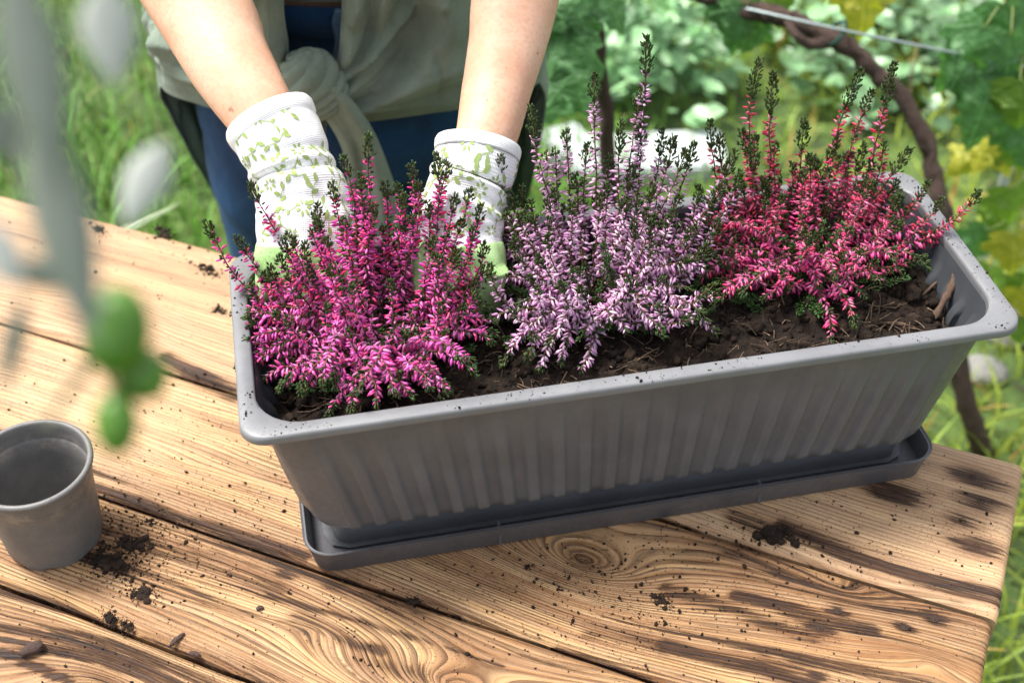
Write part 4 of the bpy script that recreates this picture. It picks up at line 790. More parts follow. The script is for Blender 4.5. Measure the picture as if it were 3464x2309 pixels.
# ================================================================== small pot
def small_pot():
    c = np.array([-.4045, .7605]); root = empty('plant_pot', (c[0], c[1], T)); tag(root, 'empty round grey plastic pot with soil stains standing on the planks', 'pot')
    t = NT('stained_grey_plastic'); ob = t.obj(); f = t.noise(ob, 60, 5, .65); f2 = t.noise(ob, 300, 3); z = t.n('SeparateXYZ', {0: ob}).outputs[2]
    col = t.mix(t.mr(f, .35, .68), (.125, .121, .116), (.150, .145, .138)); band = t.math('MULTIPLY', t.mr(z, .060, .072), t.mr(z, .086, .076)); col = t.mix(t.math('MULTIPLY', band, t.mr(t.noise(ob, 45, 5, .7), .42, .62, 0, .5)), col, (.36, .30, .235)); col = t.mix(t.mr(f2, .64, .74, 0, .55), col, (.04, .033, .028))
    m = t.out(Base_Color=col, Roughness=.5, Normal=t.bump(f2, .25, .001))
    prof = [(.0415, .0), (.0428, .006), (.0448, .030), (.0466, .058), (.0474, .0705), (.0484, .0725), (.0490, .0745), (.0497, .0855), (.0513, .0868), (.0530, .0888), (.0532, .0908), (.0522, .0924), (.0505, .0930), (.0488, .0926), (.0480, .0910), (.0474, .086), (.0468, .0752), (.0460, .0738), (.0450, .0722), (.0440, .055), (.0405, .010), (.038, .0075), (.02, .0072), (.001, .0072)]
    n = 72; th = np.linspace(0, 2 * np.pi, n, endpoint=False); rows = []
    for i, (r, zz) in enumerate(prof):
        zc = np.full(n, zz)
        if i == 0: zc = .0045 * sstep(.0, .5, np.sin(th * 8)) * (.6 + .4 * np.sin(th * 3 + 1)) - .0003
        if i == 1: zc = np.maximum(zc, .0055)
        rows.append(np.stack([r * .975 * np.cos(th), r * .975 * np.sin(th), zc], -1))
    link('wall', mk_mesh('wall', np.concatenate(rows[:9]), [gridq(9, n, True)], sharp=45), m, root); link('rim', mk_mesh('rim', np.concatenate(rows[8:17]), [gridq(9, n, True)], sharp=60), m, root); link('inner_wall', mk_mesh('inner_wall', np.concatenate(rows[16:]), [gridq(len(rows) - 16, n, True)], sharp=45), m, root)
small_pot()

# ================================================================== spilled soil
def spills():
    mb = MB(); spots = [(400, 1830, .045, 700), (360, 1900, .026, 420), (460, 1800, .05, 320), (1950, 1890, .10, 900), (2100, 2020, .08, 160), (2300, 1850, .09, 160), (2560, 1790, .04, 120), (620, 790, .05, 60), (700, 920, .04, 40), (1250, 2000, .10, 150), (2850, 1800, .12, 260), (600, 1650, .12, 200), (300, 950, .14, 120), (900, 2150, .16, 300), (1700, 2100, .14, 240), (330, 2130, .08, 120), (3150, 1750, .08, 140), (700, 1430, .1, 140)]
    for x, y, s, n in spots:
        u0, v0 = tab_px(x, y)
        for i in range(n):
            u, v = u0 + rng.normal() * s, v0 + rng.normal() * s * .45
            if not (-1.5 < u < -.003 and -.7 < v < -.003): continue
            p = tab_w(u, v); l = pl_l(p)
            if abs(l[0]) < .283 and abs(l[1]) < .099: continue
            if np.hypot(p[0] + .4045, p[1] - .7605) < .044: continue
            r = min(rng.gamma(1.25, .00036) + .00022, .0030); crumb(mb, p + np.array([0, 0, float(surf_z(np.array(u), np.array(v))) + r * .25]), r, np.array([.028, .019, .013]) * rng.uniform(.5, 1.6))
    for i in range(2600):
        u, v = rng.uniform(-1.2, -.01), rng.uniform(-.6, -.006); p = tab_w(u, v); l = pl_l(p)
        if (abs(l[0]) < .283 and abs(l[1]) < .099) or np.hypot(p[0] + .4045, p[1] - .7605) < .044: continue
        r = min(rng.gamma(1.2, .00026) + .0002, .002); crumb(mb, p + np.array([0, 0, float(surf_z(np.array(u), np.array(v))) + r * .25]), r, np.array([.028, .019, .013]) * rng.uniform(.5, 1.6))
    tag(link('soil_crumbs', mb.mesh('soil_crumbs'), SOIL), 'fine dark soil crumbs scattered over the planks', 'soil', kind='stuff')
    rm = MB()   # crumbs on the planter rim
    Pi, Ni = perim(.6054, .2034, .036, 60, 20, 8); Po, No = perim(.6334, .2320, .021, 60, 20, 8)
    for i in range(900):
        k = rng.integers(0, len(Pi)); q = rng.uniform(.12, .85); a = Pi[k] + (Po[k] - Pi[k]) * q + rng.normal(size=2) * .001
        if abs(a[0]) < .303 and abs(a[1]) < .102: continue
        if fbm(np.array(a[0] * 12 + 3), np.array(a[1] * 12), 2, 4) < .42: continue
        r = min(rng.gamma(1.1, .00026) + .00016, .0016); crumb(rm, np.array([*a, HR + .0006 + r * .2]), r, np.array([.026, .018, .013]) * rng.uniform(.5, 1.5))
    tag(link('rim_crumbs', rm.mesh('rim_crumbs'), SOIL, None, (PC[0], PC[1], T), PYAW), 'specks of soil on the rim of the window box', 'soil', kind='stuff')
    def clump(x, y, r, label, grp=None, n=9, el=1.6):
        u0, v0 = tab_px(x, y); m2 = MB()
        for i in range(n * 2):
            s = r * rng.uniform(.18, .55) * (1 if i else 1.5); a = rng.normal() * r * el * .55; b = rng.normal() * r * .5
            p = np.array([a, b, s * .35]); V = I3 * s; W = V * (1 + .55 * (fbm(V[:, 0] / s * 2.2 + i * 7, V[:, 1] / s * 2.2 + V[:, 2] / s * 3, 3, i + int(x)) - .5)[:, None] * 2 * .7); W[:, 2] *= .65; m2.add(W + p, None, F3, np.array([.026, .017, .012]) * rng.uniform(.7, 1.4))
        for i in range(110): crumb(m2, np.array([rng.normal() * r * el * .9, rng.normal() * r * .75, r * rng.uniform(.05, .4)]), r * rng.uniform(.05, .2), np.array([.028, .018, .012]))
        o = link('soil_clump', m2.mesh('soil_clump'), SOIL, None, tuple(tab_w(u0, v0, -.0004)), TA + rng.uniform(-.5, .5)); tag(o, label, 'soil clump', grp)
    clump(370, 1905, .0085, 'largest dark soil clump spilled beside the small round pot', None, 16, 1.7)
    clump(455, 1845, .0065, 'flat soil clump between the round pot and the drip tray', None, 12, 1.8)
    clump(480, 2010, .0060, 'ragged soil lump at the outer edge of the spill by the round pot', None, 9)
    clump(375, 2095, .0050, 'small dark soil lump on the seam below the round pot spill', None, 7)
    clump(425, 2115, .0040, 'smallest soil lump on the seam below the round pot spill', None, 6)
    clump(2620, 1815, .0085, 'stringy soil clump on the planks in front of the drip tray', None, 15, 1.5)
    clump(2240, 2030, .0042, 'small soil lump below the large knot in front of the drip tray', None, 6)
    clump(500, 1765, .0038, 'thin soil lump on the dark streak beside the round pot', None, 6, 2.2)
    clump(700, 912, .0060, 'elongated soil smear on the pale back plank by the planter end', None, 8, 2.4); clump(1400, 2030, .004, 'rounded soil lump on the seam near the splintered wood', None, 6)
    clump(560, 790, .0070, 'soil lump at the back edge of the table by the jeans', None, 9, 1.8); clump(745, 1050, .0045, 'small soil lump beside the planter end wall', None, 6); clump(330, 780, .0050, 'flat soil lump on the back plank behind the olive leaves', None, 7, 2.0)
    # dried seed pod and bark flakes
    bm = plain('dried_pod', (.06, .034, .026), .8, .5, 300, .9, .0015)
    u0, v0 = tab_px(120, 2200); V = I3.copy(); x, y, z = V.T; W = np.stack([x * .0105 * (1 - .25 * x), y * .0052, z * .0045], -1) * (1 + .10 * np.sin(x * 22) * np.sin(np.arctan2(y, z) * 7))[:, None]; W[:, 2] += .0043
    o = link('seed_pod', mk_mesh('seed_pod', W, [F3]), bm, None, tuple(tab_w(u0, v0)), TA + .9); tag(o, 'small dried brown seed pod lying on the foremost plank', 'seed pod')
    for x, y, L, a, lab in ((600, 2165, .016, .9, 'thin dark bark sliver lying across a seam'), (880, 2060, .006, .2, 'tiny grey bark flake on the brown streaked plank'), (660, 2215, .010, -.3, 'narrow bark flake lying along the front seam')):
        u0, v0 = tab_px(x, y); P = spline([(-L / 2, 0, .0012), (0, .0006, .0018), (L / 2, 0, .0012)], 8); V, Q, Tr = ell_tube(P, np.array([.3, .8, 1, 1, .9, 1, .7, .2]) * .0022, np.full(8, .0011), np.array([0, 1.0, 0]), 8); V += rng.normal(size=V.shape) * .0002
        tag(link('bark_flake', mk_mesh('bark_flake', V, [Q, Tr]), bm, None, tuple(tab_w(u0, v0)), a), lab, 'bark')
spills()

# ================================================================== garden behind the table
GRM = vcol('grass_blade', .55, .35, .30, .2, 60); UNM = vcol('undergrowth_leaf', .38, .6, .18, .25, 60)
def grass():
    n = 70000; x = rng.uniform(-3.2, 3.4, n); y = rng.uniform(.1, 4.9, n); dn = fbm(x * 2.2, y * 2.2, 3, 70); keep = rng.random(n) < .35 + 1.1 * (dn - .25); x, y, dn = x[keep], y[keep], dn[keep]; n = len(x)
    h = rng.uniform(.05, .13, n) * (.5 + 1.2 * dn); az = rng.uniform(0, 6.283, n); be = rng.uniform(.2, 1.0, n); wd = rng.uniform(.0022, .0050, n); d = np.stack([np.cos(az), np.sin(az), 0 * az], -1); sd = np.stack([-np.sin(az), np.cos(az), 0 * az], -1)
    b = np.stack([x, y, np.full(n, -.015)], -1); V = []
    for s, ww in ((0, 1), (.4, .9), (.75, .6), (1, .08)):
        c = b + d * (h * be * s * s)[:, None] + np.array([0, 0, 1]) * (h * s * (1 - .25 * be * s))[:, None]; V += [c - sd * (wd * ww)[:, None], c + sd * (wd * ww)[:, None]]
    V = np.stack(V, 1).reshape(-1, 3); o = (np.arange(n) * 8)[:, None]; Q = np.concatenate([o + np.array([[2 * k, 2 * k + 1, 2 * k + 3, 2 * k + 2]]) for k in range(3)])
    c = np.array([[.11, .25, .035]]) * rng.uniform(.55, 1.5, (n, 1)); yl = rng.random(n) < .08; c[yl] = np.array([.22, .24, .07]) * rng.uniform(.6, 1.3, (yl.sum(), 1)); c[:, 0] *= 1 + .8 * sstep(.1, .9, x); c = c * (1 + .35 * sstep(-.2, .8, x))[:, None]
    tag(link('grass', mk_mesh('grass', V, [Q], np.repeat(c, 8, 0)), GRM), 'short green grass on the ground behind the table', 'grass', kind='stuff')
grass()
def leaf_shape(kind):
    if kind == 'vine':
        a = [(-.02, 0), (.10, -.10), (.28, -.10), (.42, .02), (.36, .12), (.52, .24), (.54, .40), (.38, .40), (.34, .52), (.24, .60), (.20, .78), (.08, .86), (0, 1.02)]
        pts = [(x, y) for x, y in a[1:]]; out = [(0, .0)] + pts + [(-x, y) for x, y in pts[-2::-1]]
    else:
        a = [(.0, 0), (.16, .12), (.26, .34), (.24, .58), (.13, .82), (0, 1.0)]; out = a + [(-x, y) for x, y in a[-2:0:-1]]
    return np.array(out)
def leaf_mesh(name, kind, curl, seed):
    o = leaf_shape(kind); c = np.array([[0, .40]]); rings = [o, c + (o - c) * .66, c + (o - c) * .33]; n = len(o); P = np.concatenate(rings + [c]); r = np.random.default_rng(seed)
    z = -curl * (np.abs(P[:, 0]) ** 1.6) - curl * .6 * np.maximum(P[:, 1] - .3, 0) ** 2 + .05 * (vnoise(P[:, 0] * 5 + 9, P[:, 1] * 5, seed) - .5) * 2 + .02 * np.cos(np.arctan2(P[:, 0], P[:, 1] + .05) * 10) * np.hypot(P[:, 0], P[:, 1])
    V = np.c_[P, z]; Q = np.concatenate([np.array([[k * n + i, k * n + (i + 1) % n, (k + 1) * n + (i + 1) % n, (k + 1) * n + i] for i in range(n)]) for k in range(2)]); Tr = np.array([[2 * n + i, 2 * n + (i + 1) % n, 3 * n] for i in range(n)])
    if kind == 'vine': Q = Q[(np.arange(len(Q)) % n != n - 1) | True]
    return mk_mesh(name, V, [Q, Tr])
def undergrowth():
    """low bed of soft pale leaves"""
    o = leaf_shape('oval'); c = np.array([0, .45]); n = len(o); T_V = np.vstack([np.c_[o, -.25 * np.abs(o[:, 0])], [0, .45, .06]]); T_F = np.array([[i, (i + 1) % n, n] for i in range(n)])
    N = 9500; cl = rng.uniform([0, 1.9], [2.6, 3.9], (210, 2)); cl = cl[(cl[:, 1] > 2.62 - .50 * np.clip(cl[:, 0] - .8, 0, 2)) & (cl[:, 0] > .25 + .1 * (cl[:, 1] - 3))]; k = rng.integers(0, len(cl), N); hc = rng.uniform(.10, .34, len(cl)); rc = rng.uniform(.08, .19, len(cl))
    g = rng.normal(size=(N, 3)); g /= np.linalg.norm(g, axis=1)[:, None]; g[:, 2] = np.abs(g[:, 2]); rad = rng.uniform(.45, 1.05, N); pos = np.c_[cl[k] + g[:, :2] * (rc[k] * rad)[:, None], (hc[k] * (.25 + .85 * g[:, 2] * rad))]
    az = np.arctan2(g[:, 1], g[:, 0]) + rng.normal(size=N) * .7; pit = rng.uniform(-.5, .5, N); ro = rng.normal(size=N) * .5; L = rng.uniform(.030, .070, N)
    Yd = np.stack([np.cos(az) * np.cos(pit), np.sin(az) * np.cos(pit), np.sin(pit)], -1); Xd = np.stack([-np.sin(az), np.cos(az), 0 * az], -1); Zd = np.cross(Xd, Yd); X2 = Xd * np.cos(ro)[:, None] + Zd * np.sin(ro)[:, None]; Z2 = np.cross(X2, Yd)
    V = pos[:, None] + L[:, None, None] * (T_V[None, :, 0:1] * 1.25 * X2[:, None] + T_V[None, :, 1:2] * Yd[:, None] + T_V[None, :, 2:3] * Z2[:, None]); F = (T_F[None] + (np.arange(N) * (n + 1))[:, None, None]).reshape(-1, 3)
    col = np.array([[.17, .31, .12]]) * rng.uniform(.6, 1.5, (N, 1)) * (1 + .25 * rng.normal(size=(len(cl), 1)))[k]; col = np.clip(col, .01, .5); bl = (cl[:, 0] + .6 * rng.normal(size=len(cl)) < 1.6)[k]; col[bl] *= np.array([1.25, 1.25, 1.55])
    tag(link('undergrowth', mk_mesh('undergrowth', V.reshape(-1, 3), [F], np.repeat(col, n + 1, 0)), UNM), 'soft pale green leafy bed plants blurred behind the vines', 'undergrowth', kind='stuff')
undergrowth()
def vine_leaf_mat(name, c0, c1):
    t = NT(name); ob = t.obj(); x = t.n('SeparateXYZ', {0: ob}); f = t.noise(ob, 6, 4); ang = t.math('ARCTAN2', x.outputs[0], t.math('ADD', x.outputs[1], .05)); v = t.mr(t.math('ABSOLUTE', t.math('SINE', t.math('MULTIPLY', ang, 3.0))), .0, .10, .55, 0)
    col = t.mix(t.mr(f, .3, .7), c0, c1); col = t.mix(v, col, tuple(min(1, k * 1.8) for k in c1)); m = t.out(Base_Color=col, Roughness=.42, Specular_IOR_Level=.5, Normal=t.bump(t.math('ADD', f, t.math('MULTIPLY', v, -.5)), .4, .03))
    tr = t.n('BsdfTranslucent', {'Color': t.mix(1.0, col, (1.3, 1.5, .6), 'MULTIPLY')}); mx = t.n('MixShader', {0: .3, 1: t.b.outputs[0], 2: tr}); t.t.links.new(mx.outputs[0], t.t.nodes['Material Output'].inputs[0]); return m
VG = vine_leaf_mat('vine_leaf_green', (.06, .16, .05), (.11, .26, .09)); VY = vine_leaf_mat('vine_leaf_yellow', (.30, .32, .03), (.45, .42, .05)); VL = vine_leaf_mat('vine_leaf_light', (.10, .20, .03), (.16, .27, .04))
BARK = plain('vine_bark', (.085, .052, .040), .9, .6, 70, 1.0, .010)
LM = [leaf_mesh('leaf', 'vine', c, s) for c, s in ((.45, 1), (.8, 2), (.25, 3), (1.1, 4))]
LMS = {}
def lmesh(i, mat):
    k = (i % 4, mat.name)
    if k not in LMS: m = LM[i % 4].copy(); m.materials.clear(); m.materials.append(mat); LMS[k] = m
    return LMS[k]
def put_leaf(root, p, size, face, down, mat, i, stem_from=None):
    """leaf with its stalk end at p, blade pointing along 'down', upper side towards 'face'"""
    o0 = np.array(root.location); y = np.array(down, float); y /= np.linalg.norm(y); z = np.array(face, float); z -= y * (z @ y); z /= np.linalg.norm(z); x = np.cross(y, z)
    o = link('leaf', lmesh(i, mat), None, root); mm = Matrix([[*(x[k] * size, y[k] * size, z[k] * size, p[k] - o0[k])] for k in range(3)] + [[0, 0, 0, 1]]); o.matrix_local = mm
    if stem_from is not None:
        q = np.array(stem_from); P = spline([q, (q + p) / 2 + np.array([0, 0, .012]), p], 8) - o0; V, Q, Tr = tube(P, .0013, 5); link('leaf_stalk', mk_mesh('leaf_stalk', V, [Q, Tr]), STALK, root)
STALK = plain('leaf_stalk_green', (.16, .20, .05), .6)
TOCAM = lambda p: (CAM - p) / np.linalg.norm(CAM - p)
def vines():
    b0 = np.array([.80, 1.56, -.01]); root = empty('grape_vine', tuple(b0)); tag(root, 'brown arched grape vine trunk tied to the wire behind the red heather', 'vine', 'grape vines on the wire')
    pts = [b0, at_y(3330, 1560, 1.53), at_y(3265, 1380, 1.52), at_y(3225, 1000, 1.56), at_y(3190, 690, 1.60), at_y(3140, 520, 1.63), at_y(3040, 330, 1.66), at_y(2940, 215, 1.68), at_y(2820, 125, 1.70), at_y(2660, 60, 1.73), at_y(2480, 10, 1.76), at_y(2300, -40, 1.80), at_y(2100, -120, 1.85)]
    P = spline(pts, 110); P += np.stack([(fbm(np.arange(110) * .14, np.full(110, k), 3, 5) - .5) * .02 for k in range(3)], -1); r = np.interp(np.linspace(0, 1, 110), [0, .25, .45, .62, .8, 1], [.020, .0145, .0125, .0130, .0140, .008]); V, Q, Tr = tube(P - b0, r, 14); V += (fbm(V[:, 0] * 260 + V[:, 1] * 40, V[:, 2] * 70 + V[:, 1] * 90, 3, 3)[:, None] - .5) * np.array([[.011, .011, .004]])
    link('trunk', mk_mesh('trunk', V, [Q, Tr]), BARK, root)
    P = spline([at_y(2820, 140, 1.70), at_y(2740, 150, 1.69), at_y(2690, 115, 1.69), at_y(2655, 60, 1.72)], 20) - b0; V, Q, Tr = tube(P, np.interp(np.linspace(0, 1, 20), [0, .5, 1], [.010, .007, .005]), 9); link('spur', mk_mesh('spur', V, [Q, Tr]), BARK, root)
    for i, (x, y, Y, s, ang, m, fx, fy) in enumerate([(2930, -60, 1.72, .090, .05, VY, 2860, -10), (2520, 20, 1.74, .085, -.1, VG, 2560, 0), (2440, -10, 1.76, .07, .5, VG, 2430, 0), (2560, 70, 1.76, .06, -.4, VG, 2580, 30), (2610, -70, 1.76, .08, .2, VL, 2600, 10)]):
        p = at_y(x, y, Y); dn = np.array([math.sin(ang), -.15, -math.cos(ang)]); put_leaf(root, p, s, TOCAM(p) + rng.normal(size=3) * .25, dn, m, i, at_y(fx, fy, 1.74))
    b1 = np.array([.19, 1.80, -.01]); r2 = empty('grape_vine', tuple(b1)); tag(r2, 'slim dark vine stem with big green leaves beside the person', 'vine', 'grape vines on the wire')
    P = spline([b1, at_y(2060, 720, 1.74), at_y(2058, 470, 1.72), at_y(2040, 280, 1.71), at_y(2022, 120, 1.70), at_y(1990, -20, 1.70), at_y(1985, -300, 1.72)], 70); V, Q, Tr = tube(P - b1 + np.stack([(fbm(np.arange(70) * .2, np.full(70, k), 3, 15) - .5) * .015 for k in range(3)], -1), np.interp(np.linspace(0, 1, 70), [0, .5, 1], [.016, .0105, .008]), 12); link('trunk', mk_mesh('trunk', V, [Q, Tr]), BARK, r2)
    for i, (x, y, Y, s, ang, m) in enumerate([(1925, 95, 1.62, .115, -.45, VG), (1950, 230, 1.60, .105, -.75, VG), (1930, -30, 1.64, .085, -.9, VG), (1960, 20, 1.63, .075, .25, VG), (1900, 40, 1.66, .08, -1.2, VL), (2030, -60, 1.66, .08, .5, VG)]):
        p = at_y(x, y, Y); put_leaf(r2, p, s, TOCAM(p) * .7 + np.array([.1, .0, .75]) + rng.normal(size=3) * .15, np.array([math.sin(ang), -.35, -math.cos(ang)]), m, i + 1, at_y(2010, max(y - 30, -40), 1.70))
    # right-hand vine: foliage curtain at the edge of the picture
    b2 = np.array([1.06, 1.75, -.01]); r3 = empty('grape_vine', tuple(b2)); tag(r3, 'vine with hanging green and yellow leaves at the end of the wire', 'vine', 'grape vines on the wire')
    ptsT = [b2, at_y(3560, 1000, 1.75), at_y(3530, 600, 1.74), at_y(3480, 250, 1.72), at_y(3440, 60, 1.72), at_y(3380, -80, 1.74)]; P = spline(ptsT, 60); V, Q, Tr = tube(P - b2, np.interp(np.linspace(0, 1, 60), [0, .5, 1], [.017, .011, .007]), 12); link('trunk', mk_mesh('trunk', V, [Q, Tr]), BARK, r3)
    spec = [(3330, 95, 1.68, .105, -.35, VG), (3420, 120, 1.66, .10, .1, VG), (3370, 250, 1.66, .115, -.15, VG), (3450, 280, 1.63, .09, .25, VL), (3300, 180, 1.70, .085, -.6, VG), (3400, 20, 1.70, .10, .3, VG), (3350, 470, 1.72, .065, -.3, VY), (3300, 520, 1.74, .060, -.7, VY), (3400, 500, 1.72, .06, .4, VY), (3440, 470, 1.70, .075, .6, VL), (3330, 380, 1.70, .07, -.2, VG),
            (3420, 640, 1.72, .08, .3, VL), (3340, 780, 1.74, .085, -.4, VG), (3430, 800, 1.70, .09, .2, VY), (3300, 880, 1.78, .075, -.5, VL), (3400, 930, 1.74, .08, .1, VL), (3450, 980, 1.7, .08, .5, VY), (3340, 1000, 1.76, .07, -.2, VG), (3380, 690, 1.76, .07, .1, VL), (3460, 1080, 1.7, .07, .2, VL), (3470, 400, 1.66, .1, .3, VG)]
    for i, (x, y, Y, s, ang, m) in enumerate(spec):
        p = at_y(x, y, Y); k = np.argmin(np.abs(P[:, 2] - p[2] - .02)); put_leaf(r3, p, s, TOCAM(p) + rng.normal(size=3) * .35, np.array([math.sin(ang), -.12, -math.cos(ang)]), m, i, P[k])
    # trellis wire with its green tie
    wm = plain('galvanised_wire', (.35, .42, .42), .4, .2, 200, 0, Metallic=.5); A = at_y(2050, -80, 1.86); B = at_y(2830, 98, 1.685); C_ = at_y(3480, 228, 1.70); E_ = C_ + (C_ - B) * 1.2
    P = spline([A - (B - A) * .6, A, B, C_, E_], 60); V, Q, Tr = tube(P, .0021, 7); o = link('trellis_wire', mk_mesh('trellis_wire', V, [Q, Tr]), wm); tag(o, 'taut grey trellis wire running past the vine trunk', 'wire')
    gt = plain('green_tie', (.015, .06, .045), .5); c = at_y(2828, 112, 1.698); th = np.linspace(0, 2 * np.pi, 30); ax = np.array([.80, .1, -.55]); ax /= np.linalg.norm(ax); e1 = np.cross(ax, [0, 1, 0]); e1 /= np.linalg.norm(e1); e2 = np.cross(ax, e1)
    P = c + .0175 * (np.cos(th)[:, None] * e1 + np.sin(th)[:, None] * e2) + ax * np.linspace(-.002, .002, 30)[:, None]; V, Q, Tr = tube(P, .0032, 8); o = link('plant_tie', mk_mesh('plant_tie', V, [Q, Tr]), gt); tag(o, 'dark green tie holding the vine trunk to the wire', 'tie')
    sp = NT('dry_tendril').out(Base_Color=(.25, .19, .12), Roughness=.8); P = spline([at_y(3105, 150, 1.69), at_y(3085, 220, 1.68), at_y(3072, 300, 1.68), at_y(3080, 320, 1.68), at_y(3092, 240, 1.69), at_y(3110, 155, 1.695)], 30); V, Q, Tr = tube(P, .0009, 5); o = link('dry_tendril', mk_mesh('dry_tendril', V, [Q, Tr]), sp); tag(o, 'thin dry tendril looped over the wire', 'tendril')
vines()
def strap_plants():
    sm = vcol('strap_leaf', .45, .5, .2, .15, 80)
    for (px, py, Y, nb, s, lab) in ((300, 690, 1.62, 15, 11, 'clump of pale striped strap leaves growing behind the table edge'), (480, 760, 1.50, 13, 23, 'strap leaved clump with whitish leaf edges against the jeans'), (120, 560, 1.85, 11, 31, 'low strap leaved clump in the grass behind the olive twig')):
        r = np.random.default_rng(s); g = at_z(px, py, 0.0); g[1] = Y; g[0] = at_y(px, py, Y)[0]; g[2] = -.01; root = empty('strap_leaf_plant', tuple(g)); tag(root, lab, 'plant')
        for k in range(nb):
            az = r.uniform(0, 6.28); L = r.uniform(.22, .42); sp = r.uniform(.25, .9); d = np.array([math.cos(az), math.sin(az), 0]); P = spline([(0, 0, 0), d * L * .25 * sp + np.array([0, 0, L * .5]), d * L * .7 * sp + np.array([0, 0, L * (.85 - .3 * sp)])], 12); sd = np.array([-math.sin(az), math.cos(az), 0]); wd = np.interp(np.linspace(0, 1, 12), [0, .4, .8, 1], [.010, .015, .009, .001]) * r.uniform(.8, 1.3); rows = []; cols = []
            base = np.array([.10, .19, .06]) * r.uniform(.7, 1.3)
            for q, cc in ((-1, (.50, .52, .33)), (-.72, (.50, .52, .33)), (-.6, base), (0, base * .9), (.6, base), (.72, (.50, .52, .33)), (1, (.50, .52, .33))): rows.append(P + sd * (q * wd)[:, None] + np.array([0, 0, 1]) * (abs(q) * .25 * wd)[:, None]); cols.append(np.ones((12, 3)) * np.array(cc))
            link('leaf_blade', mk_mesh('leaf_blade', np.stack(rows).reshape(-1, 3), [gridq(7, 12)], np.concatenate(cols)), sm, root)
strap_plants()
def background_bits():
    wm = plain('white_board_paint', (.44, .48, .48), .6, .15, 12)
    def slab(name, c, lx, ly, lz, rz, lab, cat):
        bm = bmesh.new(); bmesh.ops.create_cube(bm, size=1)
        for q in bm.verts: q.co = (q.co.x * lx, q.co.y * ly, q.co.z * lz + lz / 2)
        bmesh.ops.bevel(bm, geom=bm.edges[:], offset=min(lz, .02) * .3, segments=2, affect='EDGES'); me = bpy.data.meshes.new(name); bm.to_mesh(me); bm.free(); tag(link(name, me, wm, None, c, rz), lab, cat)
    a = at_z(2190, 460, .05); slab('white_board', (a[0], a[1] - .03, -.02), .34, .15, .055, .05, 'white board lying in the grass behind the lilac heather', 'board')
    a = at_z(1920, 480, .02); slab('white_board', (a[0], a[1], -.02), .10, .12, .05, .4, 'small white offcut in the grass beside the person', 'board')
    p = at_y(3375, 690, 1.95); bm = bmesh.new(); bmesh.ops.create_cube(bm, size=1)
    zt = at_y(3372, 560, 1.95)[2]
    for q in bm.verts: q.co = (q.co.x * .018 * (1 if q.co.z > 0 else .7), q.co.y * .004, (q.co.z + .5) * (zt + .01))
    bmesh.ops.bevel(bm, geom=bm.edges[:], offset=.001, segments=1, affect='EDGES'); me = bpy.data.meshes.new('plant_stake'); bm.to_mesh(me); bm.free(); tag(link('plant_stake', me, wm, None, (p[0], p[1], -.01)), 'narrow white plant stake standing among the yellow vine leaves', 'stake')
    sm = plain('pale_garden_stone', (.26, .255, .23), .85, .3, 25, .6, .015)
    for x, y, s, lab in ((3400, 1010, .055, 'pale round stone under the vine leaves'), (3330, 1240, .045, 'small pale stone in the grass past the table corner'), (3420, 1120, .04, 'flat pale stone below the yellow vine leaf')):
        p = at_z(x, y, .02); V = I3 * (1 + .25 * (fbm(I3[:, 0] * 1.5 + x, I3[:, 1] * 1.5 + I3[:, 2], 3, 4) - .5)[:, None]) * np.array([1, .8, .55]) * s; tag(link('stone', mk_mesh('stone', V, [F3]), sm, None, (p[0], p[1], .01)), lab, 'stone')
background_bits()

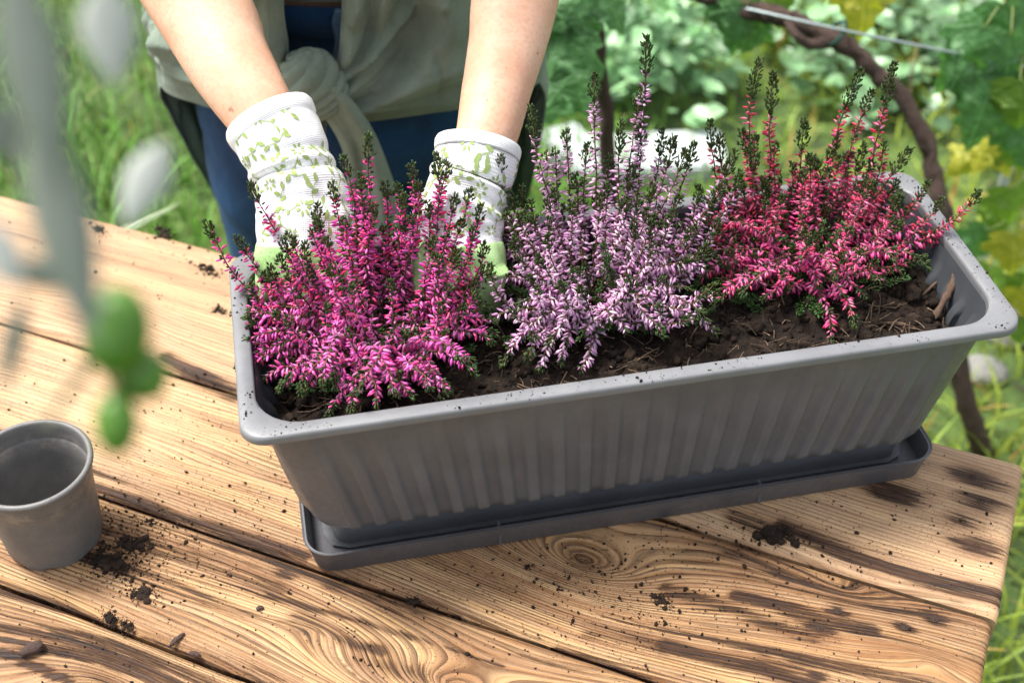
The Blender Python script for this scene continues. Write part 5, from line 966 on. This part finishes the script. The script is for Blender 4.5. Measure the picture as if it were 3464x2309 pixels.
# ================================================================== olive branch close to the camera
def olive():
    b = np.array([-1.05, -.10, -.02]); root = empty('olive_tree', tuple(b)); tag(root, 'olive tree twig with silvery leaves and green olives hanging into the foreground', 'olive tree')
    bk = plain('olive_bark', (.16, .15, .12), .85, .35, 50, .8, .004); tw = plain('olive_twig', (.13, .14, .075), .7, .25, 80)
    D = .40; twig = [at_d(x, y, d) for x, y, d in ((150, 1440, .345), (240, 1310, .35), (300, 1200, .35), (255, 900, .335), (170, 560, .31), (60, 120, .31), (-60, -320, .32))]; e = twig[-1]
    tr = spline([b, b + np.array([.02, .03, .7]), b + np.array([.06, .05, 1.35]), b + np.array([.22, .16, 1.85])], 40); V, Q, Tr = tube(tr - b, np.interp(np.linspace(0, 1, 40), [0, .1, 1], [.065, .045, .022]), 16); V += (fbm(V[:, 0] * 40, V[:, 2] * 12, 3, 2)[:, None] - .5) * .012; link('trunk', mk_mesh('trunk', V, [Q, Tr]), bk, root)
    P = spline([tr[-1], (tr[-1] + e) / 2 + np.array([0, 0, .12]), e], 24); V, Q, Tr = tube(P - b, np.linspace(.018, .0034, 24), 10); link('limb', mk_mesh('limb', V, [Q, Tr]), bk, root)
    P = spline(twig[::-1], 50); V, Q, Tr = tube(P - b, np.linspace(.0024, .0010, 50), 8); link('twig', mk_mesh('twig', V, [Q, Tr]), tw, root)
    om = leaf_shape('oval')
    t = NT('olive_leaf'); geo = t.n('NewGeometry'); f = t.noise(t.obj(), 30, 3); col = t.mix(t.mr(f, .3, .7), (.13, .155, .125), (.18, .205, .17)); m = t.out(Base_Color=col, Roughness=.5)
    t2 = NT('olive_leaf_underside'); m2 = t2.out(Base_Color=t2.mix(t2.noise(t2.obj(), 30, 3), (.34, .36, .33), (.42, .44, .41)), Roughness=.7)
    def leaf(a, c, w, mat, nrm=None):
        a, c = np.array(a), np.array(c); y = c - a; L = np.linalg.norm(y); y /= L; z = TOCAM(a) if nrm is None else np.array(nrm, float); z = z - y * (z @ y); z /= np.linalg.norm(z); x = np.cross(y, z); rows = []; n = 20
        wd = np.array([max(.06, math.sin(math.pi * (k / (n - 1)) ** .85)) * w / 2 for k in range(n)])
        for q in (-1, -.6, 0, .6, 1): rows.append(np.array([a + y * L * k / (n - 1) + x * q * wd[k] + z * (-.25 * abs(q) * wd[k] - .10 * L * (k / (n - 1) - .5) ** 2) for k in range(n)]))
        o = link('leaf', mk_mesh('leaf', np.stack(rows).reshape(-1, 3) - b, [gridq(5, n)]), mat, root); s = o.modifiers.new('thickness', 'SOLIDIFY'); s.thickness = .0005
    d = lambda x, y, D: at_d(x, y, D)
    leaf(d(30, -160, .275), d(200, 640, .275), .0120, m); leaf(d(110, 330, .285), d(320, 1190, .29), .0122, m); leaf(d(350, -70, .34), d(390, 300, .34), .0135, m2); leaf(d(560, 480, .36), d(420, 770, .36), .0115, m2); leaf(d(-60, 740, .30), d(60, 980, .30), .009, m2); leaf(d(0, 900, .31), d(330, 960, .315), .007, m)
    leaf(d(-70, 330, .32), d(60, 560, .32), .009, m); leaf(d(80, 1000, .33), d(10, 1330, .34), .005, m); leaf(d(-40, -600, .33), d(200, -250, .32), .011, m); leaf(d(-120, -500, .33), d(-330, -150, .33), .011, m)
    og = NT('green_olive'); oc = og.mix(og.mr(og.noise(og.obj(), 60, 3), .35, .7), (.055, .15, .008), (.09, .21, .02)); omat = og.out(Base_Color=oc, Roughness=.32, Specular_IOR_Level=.5)
    for x, y, rx, ry, D, an in ((395, 1120, 108, 150, .345, -.1), (480, 1265, 88, 95, .355, .3), (392, 1430, 72, 108, .35, .05)):
        c = d(x, y, D); s = D / FPX; V = I3 * np.array([rx, rx, ry]) * s; ca, sa = math.cos(an), math.sin(an); V = V[:, 0:1] * (cr * ca + cu * sa) + V[:, 1:2] * fw - V[:, 2:3] * (-cr * sa + cu * ca); o = link('olive', mk_mesh('olive', V + c - b, [F3]), omat, root)
        P = spline([d(305, 1180, .348), (d(305, 1180, .348) + c) / 2 + cu * .004, c + cu * ry * s * .95], 8); V, Q, Tr = tube(P - b, .0008, 6); link('fruit_stalk', mk_mesh('fruit_stalk', V, [Q, Tr]), tw, root)
olive()
